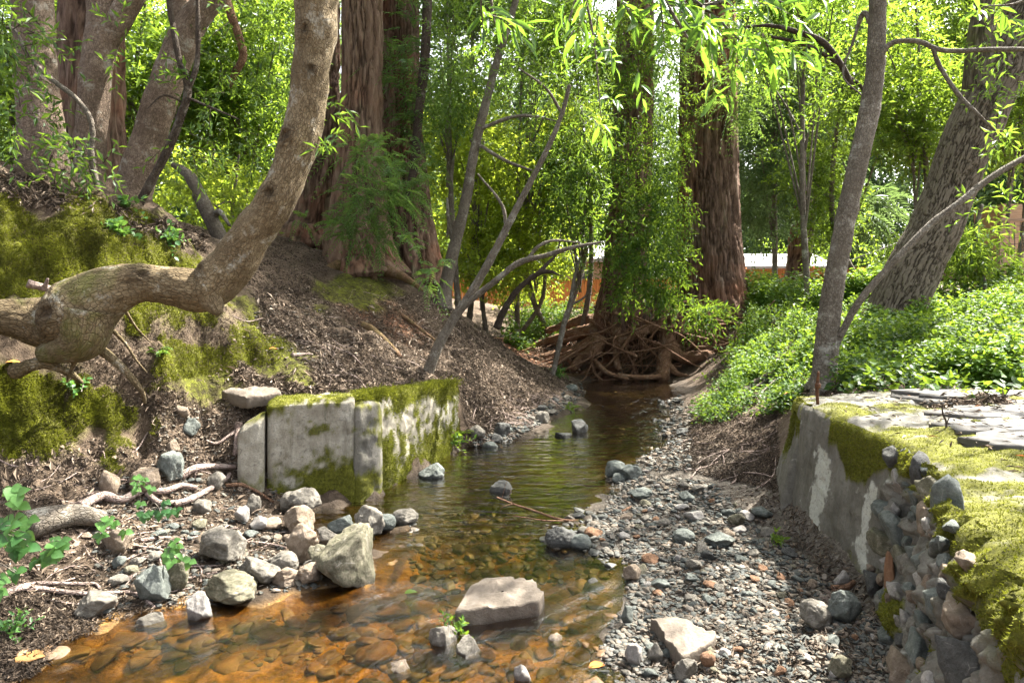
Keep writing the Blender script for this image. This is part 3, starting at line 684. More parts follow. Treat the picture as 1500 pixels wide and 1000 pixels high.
tree('bay_sapling', 'thin dark sapling forking in two in front of the leaning trunk', 'tree',
     [[(204, 298, 6.5, 13), (224, 262, 6.5, 12), (248, 215, 6.5, 12), (266, 168, 6.5, 12), (275, 130, 6.5, 11), (262, 85, 6.5, 9), (250, 20, 6.5, 8), (240, -60, 6.5, 7)],
      [(274, 135, 6.5, 9), (288, 95, 6.5, 8), (290, 40, 6.5, 7), (288, -40, 6.5, 5)], [(272, 142, 6.5, 4), (310, 158, 6.4, 3.5), (350, 175, 6.3, 2)], [(268, 150, 6.5, 3), (240, 140, 6.4, 3), (215, 160, 6.3, 1.5)]], 'slim', 'dark', 32,
     [C(300, 130, 6.5, (.3, .2, .2), 18, **NEARL), C(270, 205, 6.4, (.2, .2, .12), 8, **NEARL)], sides=12, twigs=True)
tree('bay_sapling', 'slender grey stem arching down across the forked trunk on the bank', 'tree',
     [[(146, 288, 5.9, 8), (134, 230, 5.9, 8), (134, 180, 5.9, 7.5), (112, 145, 5.9, 7), (70, 112, 5.9, 7), (40, 80, 5.9, 6), (22, 45, 5.9, 5), (0, 40, 5.9, 4)], [(50, 90, 5.9, 3), (50, 70, 5.9, 3), (38, 60, 5.9, 1.5)]], 'slim', 'slim', 36,
     [C(95, 175, 5.8, (.3, .2, .15), 12, **NEARL), C(20, 50, 5.8, (.3, .2, .15), 14, **NEARL), C(150, 245, 5.8, (.2, .2, .15), 10, **NEARL)], sides=10, twigs=True)
tree('redwood_tree', 'fibrous dark redwood trunk standing behind the two upright bank trunks', 'tree',
     [[(132, 320, 9.3, 96), (134, 250, 9.3, 84), (134, 100, 9.3, 78), (134, -50, 9.3, 74), (134, -500, 9.3, 62), (134, -1200, 9.3, 30)]], 'redwood', 'redwood', 40,
     [W(-5.7, 9.3, 12, (2, 2, 2), 300, kind='spray', L=1.2, bl=.3, bw=.06, nb=12, gap=0, freq=.5)], 'leaf_redwood', sides=90)
tree('broken_trunk', 'snapped leaning dead trunk in the sunlit brush behind the mossy bank', 'dead tree',
     [[(332, 372, 8.9, 26), (316, 335, 8.8, 22), (296, 295, 8.8, 20), (280, 262, 8.8, 17), (266, 248, 8.8, 12), (252, 241, 8.8, 6)], [(312, 318, 8.8, 12), (322, 310, 8.7, 8), (336, 330, 8.6, 5)]], 'slim', 'slim', 44, sides=18)
tree('bare_limb', 'crooked bare limb hanging among the leaves beside the bent trunk', 'dead tree',
     [[(318, -40, 7.6, 14), (338, 20, 7.6, 13), (352, 60, 7.6, 12), (356, 85, 7.6, 11), (344, 108, 7.6, 10), (337, 128, 7.6, 5)]], 'bay', 'root', 46, sides=14)

# redwood cluster left of the creek
SPR = dict(kind='spray', gap=0, freq=1.6)
def redwood_cluster():
    r1 = tree('redwood_tree', 'massive pale straight redwood trunk rising above the bank with feathery sprouts at its foot', 'tree',
         [[(536, 425, 10.3, 150), (530, 390, 10.4, 116), (526, 345, 10.5, 94), (526, 300, 10.5, 80), (528, 240, 10.5, 66), (531, 150, 10.5, 57), (531, 60, 10.5, 54), (531, -60, 10.5, 52), (532, -700, 10.6, 46), (534, -1600, 10.8, 16)]], 'redwood', 'redwood_pale', 50,
         [W(-2.2, 10.4, 13, (2.6, 2.6, 2.5), 420, kind='spray', L=1.1, bl=.28, bw=.05, nb=10, gap=.3, freq=.6)], 'leaf_redwood', sides=150, n=700)
    def root(l, w, sd):
        b = MB(); n = len(l); tube(b, [P(*p) for p in l], [w * (1 - .8 * k / (n - 1)) for k in range(n)], 14, 60, 'redwood' if w > .1 else 'bay', sd, .35, .6); b.build('root', M['root'], r1)
    root([(505, 385, 10), (480, 400, 9.6), (465, 440, 9.0), (500, 470, 8.5), (540, 480, 8.1), (575, 510, 7.75), (588, 524, 7.6)], .1, 51)
    root([(560, 395, 10), (590, 405, 9.5), (620, 425, 9.3)], .1, 52)
    root([(480, 385, 10), (440, 392, 9.3), (400, 402, 8.6), (360, 398, 8.0)], .035, 53)
    root([(545, 400, 9.9), (560, 440, 9.3), (600, 470, 8.8), (640, 500, 8.4)], .06, 54)
    root([(520, 395, 9.9), (530, 430, 9.3), (520, 460, 8.8)], .05, 55)
    b = MB(); g = rs(57)
    T = (.15, 1)
    crown_into(b, [C(545, 225, 9.3, (.5, .5, .2), 50, L=.5, tint=T, **SPR), C(555, 290, 9.3, (.5, .5, .3), 90, L=.45, tint=T, **SPR), C(590, 365, 9.1, (.3, .4, .35), 60, L=.38, tint=T, **SPR), C(540, 345, 9.4, (.4, .4, .2), 40, L=.38, tint=T, **SPR), C(600, 265, 9.6, (.25, .3, .35), 40, L=.4, tint=T, **SPR),
                   C(500, 330, 9.3, (.25, .3, .2), 26, L=.3, tint=(.2, 1), **SPR), C(445, 320, 10, (.15, .2, .2), 10, L=.3, tint=(.3, 1), **SPR), C(630, 405, 8.9, (.25, .3, .2), 40, L=.35, tint=T, **SPR)], g)
    b.build('sprouts', M['leaf_redwood'], r1, smooth=False)
    b = MB(); crown_into(b, [C(605, 90, 11, (.5, .6, 1.3), 210, L=.7, tint=(0, .7), **SPR), C(615, 210, 11, (.35, .6, .7), 70, L=.6, tint=(0, .7), **SPR)], g)
    b.build('hanging_sprays', M['leaf_redwood'], r1, smooth=False)
    tree('redwood_tree', 'dark hollowed redwood trunk half hidden by the bend of the elbowed tree', 'tree',
         [[(442, 385, 11.3, 120), (448, 340, 11.5, 92), (456, 290, 11.5, 72), (466, 180, 11.6, 56), (469, 60, 11.6, 50), (470, -80, 11.6, 46), (474, -900, 11.8, 30)]], 'redwood', 'redwood', 60,
         [W(-4, 11.8, 13, (2.4, 2.4, 2.2), 300, kind='spray', L=1.1, bl=.28, bw=.05, nb=10, gap=.3, freq=.6)], 'leaf_redwood', sides=110, n=420)
    tree('redwood_tree', 'shadowy redwood trunk close behind the pale one above the feathery sprouts', 'tree',
         [[(612, 430, 11.2, 90), (606, 380, 11.4, 76), (596, 300, 11.5, 66), (588, 200, 11.6, 58), (584, 80, 11.6, 54), (583, -80, 11.6, 52), (580, -900, 11.8, 36)]], 'redwood', 'redwood', 64,
         [W(-1.4, 12, 13, (2.2, 2.2, 2.2), 300, kind='spray', L=1.1, bl=.28, bw=.05, nb=10, gap=.3, freq=.6)], 'leaf_redwood', sides=100, n=400)
    tree('slim_dark_tree', 'thin dark stem with hanging sprays beside the redwood cluster', 'tree',
         [[(596, 300, 10.6, 10), (608, 230, 10.6, 13), (613, 170, 10.6, 13), (622, 90, 10.6, 14), (626, 0, 10.6, 14), (628, -150, 10.6, 12), (640, -500, 10.8, 8)]], 'slim', 'dark', 68,
         [C(660, 120, 10.4, (.5, .5, .8), 90, L=.5, nl=9, ll=.09, lw=.02, gap=0, tint=(0, .5)), W(-.6, 10.5, 9.5, (1.6, 1.6, 1.2), 110, **HI)], sides=16)
redwood_cluster()

# slender trees of the slope by the creek
MIDL = dict(L=.38, nl=10, ll=.095, lw=.026, gap=.1, freq=1.3)
tree('slender_tree', 'slender leaning tree rooted at the crest of the littered slope', 'tree',
     [[(648, 452, 10.2, 30), (652, 425, 10.2, 21), (661, 380, 10.2, 18), (681, 300, 10.2, 15.5), (695, 220, 10.2, 14), (712, 150, 10.2, 13), (728, 90, 10.2, 11), (750, 20, 10.2, 10), (790, -120, 10.2, 7)],
      [(690, 205, 10.2, 6), (740, 235, 10, 5), (780, 250, 9.8, 3)], [(700, 190, 10.2, 6), (760, 170, 10, 5), (820, 178, 9.9, 2)], [(668, 370, 10.2, 8), (658, 330, 10.3, 6), (655, 290, 10.3, 3)]], 'slim', 'slim', 72,
     [C(740, 60, 10.4, (.9, .7, .7), 150, **MIDL), C(790, 140, 10.6, (.8, .7, .5), 90, **MIDL), C(690, 30, 10, (.6, .6, .5), 70, **MIDL), C(830, 230, 10.3, (.6, .5, .5), 60, **MIDL), W(.4, 10, 7.5, (1.8, 1.8, 1.1), 90, **HI)], sides=22, twigs=True)
tree('slender_tree', 'forked pale slender tree growing from the slope just above the mossy concrete blocks', 'tree',
     [[(619, 562, 7.55, 22), (627, 545, 7.55, 17), (643, 505, 7.55, 14.5), (664, 468, 7.55, 14), (686, 436, 7.55, 13), (714, 388, 7.55, 12), (740, 338, 7.55, 10.5), (770, 280, 7.55, 9.5), (800, 222, 7.55, 8), (822, 170, 7.55, 7), (834, 125, 7.55, 6)],
      [(662, 466, 7.55, 9), (690, 440, 7.5, 9), (725, 412, 7.4, 8.5), (760, 385, 7.3, 9), (800, 374, 7.2, 7.5), (840, 362, 7.1, 6), (880, 355, 7.1, 3)],
      [(772, 380, 7.3, 6), (790, 360, 7.3, 5), (815, 352, 7.3, 4), (850, 356, 7.3, 2)], [(822, 165, 7.55, 5), (800, 130, 7.5, 4), (760, 100, 7.4, 2)], [(742, 345, 7.55, 6), (735, 300, 7.6, 5), (700, 255, 7.6, 3)]], 'slim', 'slim', 76,
     [C(850, 160, 7.8, (.4, .4, .35), 40, **MIDL), C(880, 320, 7.6, (.25, .3, .2), 24, **MIDL), C(800, 100, 7.7, (.4, .4, .3), 40, **MIDL)], sides=22, twigs=True)
tree('dead_branch', 'dark bare branch rising from the slope crest in front of the orange fence', 'dead tree',
     [[(728, 480, 10.9, 12), (738, 455, 10.8, 10), (758, 425, 10.7, 9), (786, 402, 10.6, 8), (806, 398, 10.5, 5), (822, 404, 10.5, 2)], [(786, 402, 10.6, 6), (800, 388, 10.6, 5), (816, 370, 10.6, 3), (822, 340, 10.6, 1.5)]], 'slim', 'dark', 80, sides=10)
tree('sapling', 'lone leggy sapling standing at the water edge before the eroded roots', 'tree',
     [[(808, 556, 11.5, 9), (816, 520, 11.5, 8), (826, 475, 11.5, 8), (836, 440, 11.5, 7), (842, 405, 11.5, 5), (850, 375, 11.5, 3)], [(834, 448, 11.5, 4), (855, 436, 11.5, 3), (866, 420, 11.5, 1.5)], [(838, 432, 11.5, 3), (850, 410, 11.4, 2), (862, 400, 11.4, 1)]], 'slim', 'slim', 84,
     [C(860, 395, 11.4, (.2, .2, .2), 16, **MIDL)], sides=10)

# ivy-hung redwood with washed-out roots
def root_redwood():
    r = tree('redwood_tree', 'leaf-draped redwood standing on a mass of washed-out roots at the head of the pool', 'tree',
        [[(902, 486, 13.5, 70), (907, 455, 13.4, 68), (913, 415, 13.3, 62), (920, 340, 13.2, 60), (926, 220, 13.2, 54), (930, 80, 13.2, 50), (932, -60, 13.2, 48), (934, -800, 13.2, 26)]], 'redwood', 'redwood', 90,
        [W(2.4, 13.2, 12.5, (2.2, 2.2, 2), 280, kind='spray', L=1.1, bl=.28, bw=.05, nb=10, gap=.3, freq=.6)], 'leaf_redwood', sides=70, n=320)
    g = rs(91)
    def root(l, w, w1, sd, kind='bay'):
        b = MB(); n = len(l); tube(b, [P(*p) for p in l], np.linspace(w, w1, n), 20, 80, kind, sd, .05, 2.2); b.build('root', M['root'], r)
    root([(985, 450, 13.6), (980, 470, 13.2), (978, 500, 13.0), (972, 530, 12.8), (970, 558, 12.6)], .17, .13, 1)
    root([(978, 505, 13.0), (1000, 522, 12.8), (1025, 522, 12.7), (1045, 515, 12.9)], .15, .08, 2)
    root([(975, 530, 12.8), (990, 545, 12.6), (1010, 552, 12.4)], .08, .03, 3)
    root([(985, 460, 13.3), (960, 478, 13.1), (935, 490, 13.0), (905, 500, 12.9)], .1, .06, 4)
    root([(905, 480, 13.0), (903, 510, 12.9), (903, 530, 12.8), (908, 542, 12.7)], .08, .05, 5)
    root([(918, 500, 12.95), (917, 530, 12.85)], .05, .02, 6)
    root([(1020, 470, 13.2), (1022, 500, 13.0), (1040, 520, 12.8), (1048, 528, 12.7)], .08, .05, 7)
    root([(985, 455, 13.4), (975, 465, 13.1), (962, 470, 13.0)], .05, .03, 8)
    root([(982, 460, 13.0), (985, 478, 12.9), (978, 486, 12.9)], .05, .04, 9)
    root([(1000, 470, 13.2), (998, 490, 13.0), (1005, 505, 12.9)], .06, .04, 10)
    root([(880, 495, 13), (868, 515, 12.9), (850, 528, 12.9), (838, 540, 12.8)], .16, .07, 11)
    root([(838, 536, 12.9), (832, 524, 12.9), (822, 524, 12.8), (818, 534, 12.8)], .04, .02, 12)
    root([(975, 545, 12.6), (960, 552, 12.5), (930, 552, 12.4), (905, 548, 12.4)], .06, .03, 13)
    root([(870, 528, 12.7), (890, 545, 12.5), (920, 556, 12.3)], .05, .03, 14)
    root([(1050, 470, 13.4), (1060, 500, 13), (1075, 525, 12.6)], .07, .04, 15)
    root([(875, 480, 13.3), (850, 488, 13.8), (820, 496, 14.2), (785, 508, 14.6)], .16, .06, 16, 'redwood')
    root([(872, 500, 13.2), (845, 512, 13.6), (805, 522, 13.8), (770, 530, 14)], .14, .05, 17, 'redwood')
    root([(890, 470, 13.5), (850, 470, 14.3), (800, 485, 15)], .15, .05, 18, 'redwood')
    b = MB()
    for k in range(210):        # fine hanging roots
        x = g.uniform(880, 1060); y = g.uniform(448, 500); Y = g.uniform(12.75, 13.3); L = g.uniform(20, 75)
        dx = g.normal(0, 18); p = [P(x, y, Y), P(x + dx * .4 + g.normal(0, 4), y + L * .5, Y - .08), P(x + dx, min(y + L, 552), Y - .12 + g.normal(0, .06))]
        w = g.uniform(.003, .009); tube(b, p, [w, w * .8, w * .35], 4, 7, 'bay', k, 0, .5)
    for k in range(70):         # forking middle-sized roots
        x = g.uniform(860, 1070); y = g.uniform(455, 540); Y = g.uniform(12.5, 13.2); p = [P(x, y, Y)]; d = np.array([g.normal(0, 26), g.uniform(6, 30)])
        for q in range(4):
            d = d + np.array([g.normal(0, 16), g.normal(0, 8)]); x += d[0]; y = min(y + d[1], 556); Y -= g.uniform(-.03, .1); p.append(P(x, y, Y))
        w = g.uniform(.012, .032); tube(b, p, np.linspace(w, w * .25, 5), 8, 30, 'bay', k, 0, 2)
    tag(b.build('root_fibres', M['root'], r), kind='stuff')
    # eroded soil clod that the roots hold; its wet value paints in hollow shade
    v, f = ico(5); v = v * np.array([1.35, .75, .62]); v = v * (1 + .22 * fbm(v * 2.2, 4) + .1 * fbm(v * 9, 3))[:, None]
    v = v + P(968, 476, 14.3); b = MB(); b.add(v, None, f, red=.0, wet=.6, moss=0., bed=0., gravel=0., amber=0.); b.build('root_soil', M['ground'], r)
    b = MB(); ld = dict(L=.36, nl=12, ll=.1, lw=.03, freq=1.3, down=.35, droop=.3, hang=.3)
    crown_into(b, [C(900, 150, 11.9, (.75, .6, .6), 210, gap=.05, **ld), C(930, 250, 11.8, (.75, .6, .7), 260, gap=.05, **ld), C(900, 330, 11.6, (.55, .5, .6), 190, gap=.05, **ld), C(950, 370, 11.4, (.6, .5, .5), 210, gap=.0, **ld), C(975, 300, 11.7, (.45, .5, .6), 120, gap=.05, **ld),
                   C(920, 60, 12, (.9, .6, .8), 230, gap=.05, **ld), C(1000, 420, 11.3, (.4, .4, .25), 110, gap=-.1, **ld), C(1035, 455, 11.2, (.3, .3, .18), 60, gap=-.1, **ld), C(925, 425, 11.6, (.3, .3, .2), 60, gap=-.1, **ld), C(975, 425, 11.3, (.4, .3, .15), 80, gap=-.1, **ld), C(850, 250, 12, (.5, .5, .7), 120, gap=.15, **ld), C(1000, 180, 12, (.5, .5, .6), 90, gap=.15, **ld)], g)
    b.build('foliage', M['leaf_ivy'], r, smooth=False)
root_redwood()
tree('redwood_tree', 'huge reddish redwood with deeply furrowed bark across the creek', 'tree',
     [[(1046, 462, 14, 124), (1044, 425, 14, 102), (1041, 385, 14, 94), (1038, 300, 14, 88), (1037, 200, 14, 83), (1037, 80, 14, 79), (1037, -60, 14, 77), (1038, -800, 14, 60), (1040, -1500, 14, 16)]], 'redwood', 'redwood', 94,
     [W(4.2, 14, 14, (2.6, 2.6, 2.5), 420, kind='spray', L=1.1, bl=.28, bw=.05, nb=10, gap=.3, freq=.6), C(1000, 60, 12.6, (1.1, .7, .6), 150, L=.7, tint=(.1, .9), **SPR), C(1090, 130, 12.6, (.6, .6, .7), 90, L=.6, tint=(.1, .9), **SPR)], 'leaf_redwood', sides=190, n=760)

# right bank
def slim_right():
    r = tree('tan_oak', 'slim smooth grey tree with a long thin side stem behind the mossy wall', 'tree',
        [[(1206, 572, 6.2, 54), (1208, 550, 6.2, 38), (1211, 505, 6.2, 33), (1216, 455, 6.2, 31), (1227, 386, 6.2, 29), (1243, 300, 6.2, 28), (1259, 230, 6.2, 27), (1274, 160, 6.2, 27), (1282, 97, 6.2, 26), (1286, 0, 6.2, 23), (1288, -120, 6.2, 20), (1270, -420, 6.3, 18), (1250, -700, 6.4, 10)],
         [(1218, 520, 6.2, 11), (1234, 485, 6.12, 10.5), (1262, 437, 6.05, 10), (1310, 383, 6, 10), (1362, 330, 6, 10), (1405, 297, 6, 9.5), (1455, 258, 6, 9), (1520, 222, 6, 8), (1600, 190, 6, 7)],
         [(1274, 120, 6.2, 12), (1300, 68, 6.1, 8), (1340, 60, 6, 7), (1372, 72, 6, 7), (1400, 75, 5.95, 7), (1450, 73, 5.9, 7), (1520, 72, 5.9, 6)],
         [(1365, 68, 6, 6), (1378, 100, 6, 6), (1405, 140, 5.95, 6), (1430, 165, 5.9, 5), (1458, 192, 5.9, 3)],
         [(1280, 40, 6.2, 10), (1265, 20, 6.3, 8), (1250, 60, 6.4, 4), (1235, 110, 6.4, 3), (1262, 140, 6.3, 2)],
         [(1205, 560, 6.2, 30), (1196, 575, 6.1, 18), (1185, 590, 6.0, 8)], [(1212, 560, 6.2, 26), (1235, 578, 6.05, 16), (1262, 585, 5.95, 6)]], 'slim', 'slim', 100,
        [C(1470, 40, 6, (.3, .3, .15), 14, **NEARL), C(1475, 200, 6, (.25, .25, .12), 12, **NEARL), C(1470, 300, 6.4, (.25, .2, .15), 14, **NEARL), W(3.3, 6.4, 6.8, (1.9, 1.8, 1.0), 190, **HI), W(1.2, 7.4, 8.2, (1.9, 1.6, .9), 330, **HI), W(-.4, 6.2, 8.4, (1.3, 1.3, .7), 190, **HI), W(4.6, 5.2, 6.0, (1.5, 1.5, .9), 110, **HI)], sides=60, twigs=True)  # high clumps toward the creek are added out of view to dapple the sun
slim_right()
tree('oak_tree', 'stout leaning tree with deeply ridged grey bark rising from the ivy', 'tree',
     [[(1292, 520, 9, 120), (1302, 480, 9, 84), (1321, 435, 9, 74), (1344, 385, 9, 69), (1370, 335, 9, 66), (1405, 242, 9, 66), (1443, 150, 9, 68), (1480, 72, 9, 66), (1517, -20, 9, 61), (1570, -260, 9.2, 60), (1640, -600, 9.6, 36)],
      [(1440, 130, 9, 50), (1436, 60, 9, 34), (1442, 0, 9, 24), (1452, -80, 9, 20)]], 'oak', 'oak', 110,
     [W(6.5, 9.5, 9, (2.2, 2.2, 1.4), 260, **HI), W(5, 8, 7.6, (1.6, 1.6, 1), 90, **HI), W(3.4, 10.2, 8.6, (1.9, 1.7, .9), 280, **HI), C(1480, 60, 8.4, (.5, .4, .5), 60, **MIDL), C(1470, 130, 8.2, (.3, .3, .3), 26, **MIDL)], sides=330, n=820,  # high clump over the creek side is added out of view for dappled shade
     moss=lambda V: sstep(.1, -.35, V[:, 0] - (4.55 + (V[:, 2] - 1.0) * .42)))
tree('young_tree', 'small sunlit tree with long drooping compound leaves beyond the leaning oak', 'tree',
     [[(1440, 440, 10.5, 12), (1436, 390, 10.5, 10), (1430, 340, 10.5, 8), (1438, 300, 10.5, 5)]], 'slim', 'slim', 116,
     [C(1420, 345, 10.4, (.45, .4, .3), 60, L=.5, nl=14, ll=.15, lw=.04, gap=-1, down=.4), C(1380, 390, 10.6, (.5, .4, .35), 70, L=.4, nl=12, ll=.12, lw=.04, gap=-1)], 'leaf_sun', sides=10)
tree('distant_tree', 'distant straight reddish conifer trunk beyond the pale roof', 'tree',
     [[(1160, 430, 22, 34), (1166, 390, 22, 28), (1176, 280, 22, 25), (1190, 120, 22, 22), (1200, -20, 22, 20), (1205, -300, 22, 14)]], 'redwood', 'redwood', 120,
     [C(1190, 180, 21.5, (1.5, 1.2, 1.5), 150, kind='spray', L=1.1, bl=.26, bw=.06, gap=.1), C(1150, 60, 21.5, (2, 1.5, 1.4), 200, kind='spray', L=1.1, bl=.26, bw=.06, gap=.1), C(1240, 300, 21, (1.3, 1, .9), 110, kind='spray', L=1, bl=.24, bw=.05, gap=.1), C(1110, 290, 21, (1.4, 1, .8), 110, kind='spray', L=1, bl=.24, bw=.05, gap=.1)], 'leaf_far', sides=40)
tree('high_branch', 'bare crooked branch reaching over the right bank below the treetops', 'branch',
     [[(1250, 130, 7.2, 8), (1232, 95, 7.2, 9), (1205, 62, 7.2, 9), (1170, 48, 7.2, 8), (1130, 38, 7.2, 6), (1090, 40, 7.2, 3)], [(1232, 95, 7.2, 6), (1180, 66, 7.2, 6), (1130, 54, 7.2, 4)], [(1240, 110, 7.2, 5), (1262, 128, 7.2, 5), (1275, 160, 7.2, 4)]], 'slim', 'dark', 124,
     [C(1130, 50, 7.3, (.4, .3, .2), 30, **NEARL), C(1180, 90, 7.4, (.3, .3, .2), 20, **NEARL), C(1230, 140, 7.5, (.3, .3, .3), 24, **NEARL)], sides=10, twigs=True)

# sunlit trees and thickets further back: (name, label, centre px, py, Y, rx, ry in px, twigs, leaf, leaf length)
BACK = [
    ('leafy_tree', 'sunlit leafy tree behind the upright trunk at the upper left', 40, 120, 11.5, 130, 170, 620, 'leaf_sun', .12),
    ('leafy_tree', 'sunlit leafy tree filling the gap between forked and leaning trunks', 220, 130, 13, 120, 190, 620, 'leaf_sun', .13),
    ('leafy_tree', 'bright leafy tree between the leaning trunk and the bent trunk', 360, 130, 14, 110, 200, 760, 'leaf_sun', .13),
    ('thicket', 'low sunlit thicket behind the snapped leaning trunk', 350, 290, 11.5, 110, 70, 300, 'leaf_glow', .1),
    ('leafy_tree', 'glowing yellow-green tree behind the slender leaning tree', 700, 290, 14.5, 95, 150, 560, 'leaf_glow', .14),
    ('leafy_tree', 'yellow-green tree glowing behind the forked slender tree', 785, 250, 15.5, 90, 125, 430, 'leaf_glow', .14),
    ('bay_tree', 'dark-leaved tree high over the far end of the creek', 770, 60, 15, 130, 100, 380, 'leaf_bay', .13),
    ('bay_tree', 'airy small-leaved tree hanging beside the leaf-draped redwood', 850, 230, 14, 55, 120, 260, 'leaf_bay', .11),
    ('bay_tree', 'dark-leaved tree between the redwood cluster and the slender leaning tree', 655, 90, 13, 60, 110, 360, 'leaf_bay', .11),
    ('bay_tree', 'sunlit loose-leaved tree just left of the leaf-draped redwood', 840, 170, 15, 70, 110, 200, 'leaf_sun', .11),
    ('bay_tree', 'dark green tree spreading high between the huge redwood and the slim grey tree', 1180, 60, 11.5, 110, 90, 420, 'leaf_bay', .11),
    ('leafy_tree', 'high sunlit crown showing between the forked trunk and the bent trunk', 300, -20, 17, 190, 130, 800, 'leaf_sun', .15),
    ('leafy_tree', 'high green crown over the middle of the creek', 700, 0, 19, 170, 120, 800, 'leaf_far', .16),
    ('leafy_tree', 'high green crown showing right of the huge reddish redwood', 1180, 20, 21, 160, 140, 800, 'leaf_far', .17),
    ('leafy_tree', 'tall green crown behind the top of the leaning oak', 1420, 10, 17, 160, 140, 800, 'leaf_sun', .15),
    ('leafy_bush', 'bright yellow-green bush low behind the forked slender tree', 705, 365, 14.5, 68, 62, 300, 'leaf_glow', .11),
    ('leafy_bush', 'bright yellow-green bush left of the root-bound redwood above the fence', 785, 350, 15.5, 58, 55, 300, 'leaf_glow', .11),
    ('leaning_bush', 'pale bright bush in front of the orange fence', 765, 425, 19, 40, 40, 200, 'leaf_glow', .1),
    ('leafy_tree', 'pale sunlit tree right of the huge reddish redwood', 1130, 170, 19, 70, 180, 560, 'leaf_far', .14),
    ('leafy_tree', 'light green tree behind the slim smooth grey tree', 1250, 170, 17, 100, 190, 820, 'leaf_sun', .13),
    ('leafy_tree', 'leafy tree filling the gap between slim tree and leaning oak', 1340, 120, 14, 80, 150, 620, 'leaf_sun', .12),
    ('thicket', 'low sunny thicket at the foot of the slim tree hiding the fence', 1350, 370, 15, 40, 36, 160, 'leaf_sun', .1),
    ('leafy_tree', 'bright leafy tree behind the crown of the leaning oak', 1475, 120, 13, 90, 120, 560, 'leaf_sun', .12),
]
for k, (nm, lb, px, py, Y, rx, ry, n, lf, ll) in enumerate(BACK):
    g = rs(300 + k); c = P(px, py, Y); sx, sz = rx / F * Y, ry / F * Y
    zb = float(h(np.array([c[0]]), np.array([Y]))[0]) - .1
    limbs = [(np.array([(c[0] + g.normal(0, .2), Y, zb), (c[0] + g.normal(0, .3), Y, (zb + c[2]) / 2), (c[0], Y, c[2] + sz * .9)]), np.array([.045, .035, .012]) * (1 + sz * .25))]
    sp = []
    for q in range(9):
        a = g.uniform(0, 6.28); rr = g.uniform(0, .75) ** .6
        w = np.array([c[0] + math.cos(a) * rr * sx, Y + g.normal(0, .6), c[2] + math.sin(a) * rr * sz])
        sp.append(dict(w=w, r=(sx * .5, .8, sz * .42), n=int(n / 3.6), L=.42, nl=10, ll=ll, lw=ll * .46, gap=.12, freq=1.0, tint=(0, 1)))
        z0 = zb + (c[2] - zb) * g.uniform(.3, .8); m0 = np.array([c[0], Y, z0])
        limbs.append((np.array([m0, (m0 + w) / 2 + np.array([0, 0, .1]), w]), np.array([.018, .013, .005]) * (1 + sz * .15)))
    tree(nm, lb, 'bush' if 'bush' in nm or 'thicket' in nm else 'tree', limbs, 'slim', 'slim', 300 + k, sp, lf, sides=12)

def far_woods():
    g = rs(400); b = MB()
    for k in range(150):
        Y = g.uniform(37, 60); x = g.uniform(-1.0, 1.0) * Y * .95; zb = 2 + (x < 0) * 2
        top = g.uniform(11, 22) if g.random() > .25 else g.uniform(22, 29)
        for q in range(6):
            z = zb + (top - zb) * (q + .5) / 6; r = 3.4 * (1.15 - .6 * q / 6)
            pos, dr = clump_twigs((x + g.normal(0, .7), Y + g.normal(0, .8), z), (r, r, (top - zb) / 8), 85, g, .1, .35)
            leafy(b, pos, dr, .9, 8, .4, .17, g, tint=(0, 1))
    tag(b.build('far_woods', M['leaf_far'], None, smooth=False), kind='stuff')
    b = MB()
    for k in range(30):
        Y = g.uniform(22, 34); x = g.uniform(-.95, .95) * Y
        if -.12 * Y < x < .62 * Y and Y < 30: continue
        pos, dr = clump_twigs((x, Y, 2.6 + (x < 0) * 1.5), (2.2, 1.4, 1.6), 160, g, .05, .6)
        leafy(b, pos, dr, .6, 9, .2, .08, g, tint=(0, 1))
    tag(b.build('far_undergrowth', M['leaf_sun'], None, smooth=False), kind='stuff')
far_woods()

# near hanging bay branches
def hanging_branch(label, paths, twig_px, Y, seed, ll, tint, nl=9, L=.26, leaf='leaf_near'):
    g = rs(seed); pts = [P(*p) for p in paths[0]]
    root = thing('overhanging_branch', label, 'branch', pts[0]); b = MB()
    for p in paths:
        q = [P(*a) for a in p]; tube(b, q, np.linspace(.009, .003, len(q)), 7, 30, 'slim', seed)
    lv = MB()
    base = np.array([P(x + g.normal(0, 8), y + g.normal(0, 8), Y + g.normal(0, .12)) for x, y in twig_px])
    d = nrm(g.normal(0, 1, base.shape) * np.array([1, .8, .5]) + np.array([.25, 0, -.3]))
    leafy(lv, base, d, L, nl, ll, ll * .23, g, 'near', .2, (.5, 1.2), tint, .22, b)
    tag(b.build('stems', M['slim'], root), kind='stuff'); lv.build('leaves', M['leaf_near'], root)
hanging_branch('big bright leaves of a branch hanging into view above the huge reddish redwood',
    [[(820, -160, 2.3), (930, -60, 2.3), (1030, 10, 2.3), (1095, 70, 2.25)], [(950, -40, 2.3), (985, 20, 2.2), (1010, 60, 2.2)], [(1030, 10, 2.3), (1100, -5, 2.3), (1150, 5, 2.3)]],
    [(880, -30), (905, -10), (945, 25), (1110, 40), (1165, -25), (1120, -35), (1075, 55), (970, 45), (930, -50), (960, -10), (990, -45), (1010, -15), (1035, 5), (1080, 30), (940, -40), (975, -20), (1000, 0), (1020, 25), (1045, 40), (1065, 60), (1085, 75), (1100, 5), (1060, -10), (1020, -30), (985, 30), (960, 10), (1130, -10), (1150, -5), (920, -30), (1050, 10), (1005, 50)], 2.3, 501, .085, (.1, 1), 10, .22)
hanging_branch('small cluster of broad green leaves dangling alone at the top of the view',
    [[(690, -120, 2.4), (715, -20, 2.4), (725, 35, 2.4)]], [(712, 10), (722, 25), (728, 40), (705, 0)], 2.4, 502, .09, (.1, .7), 7, .14)
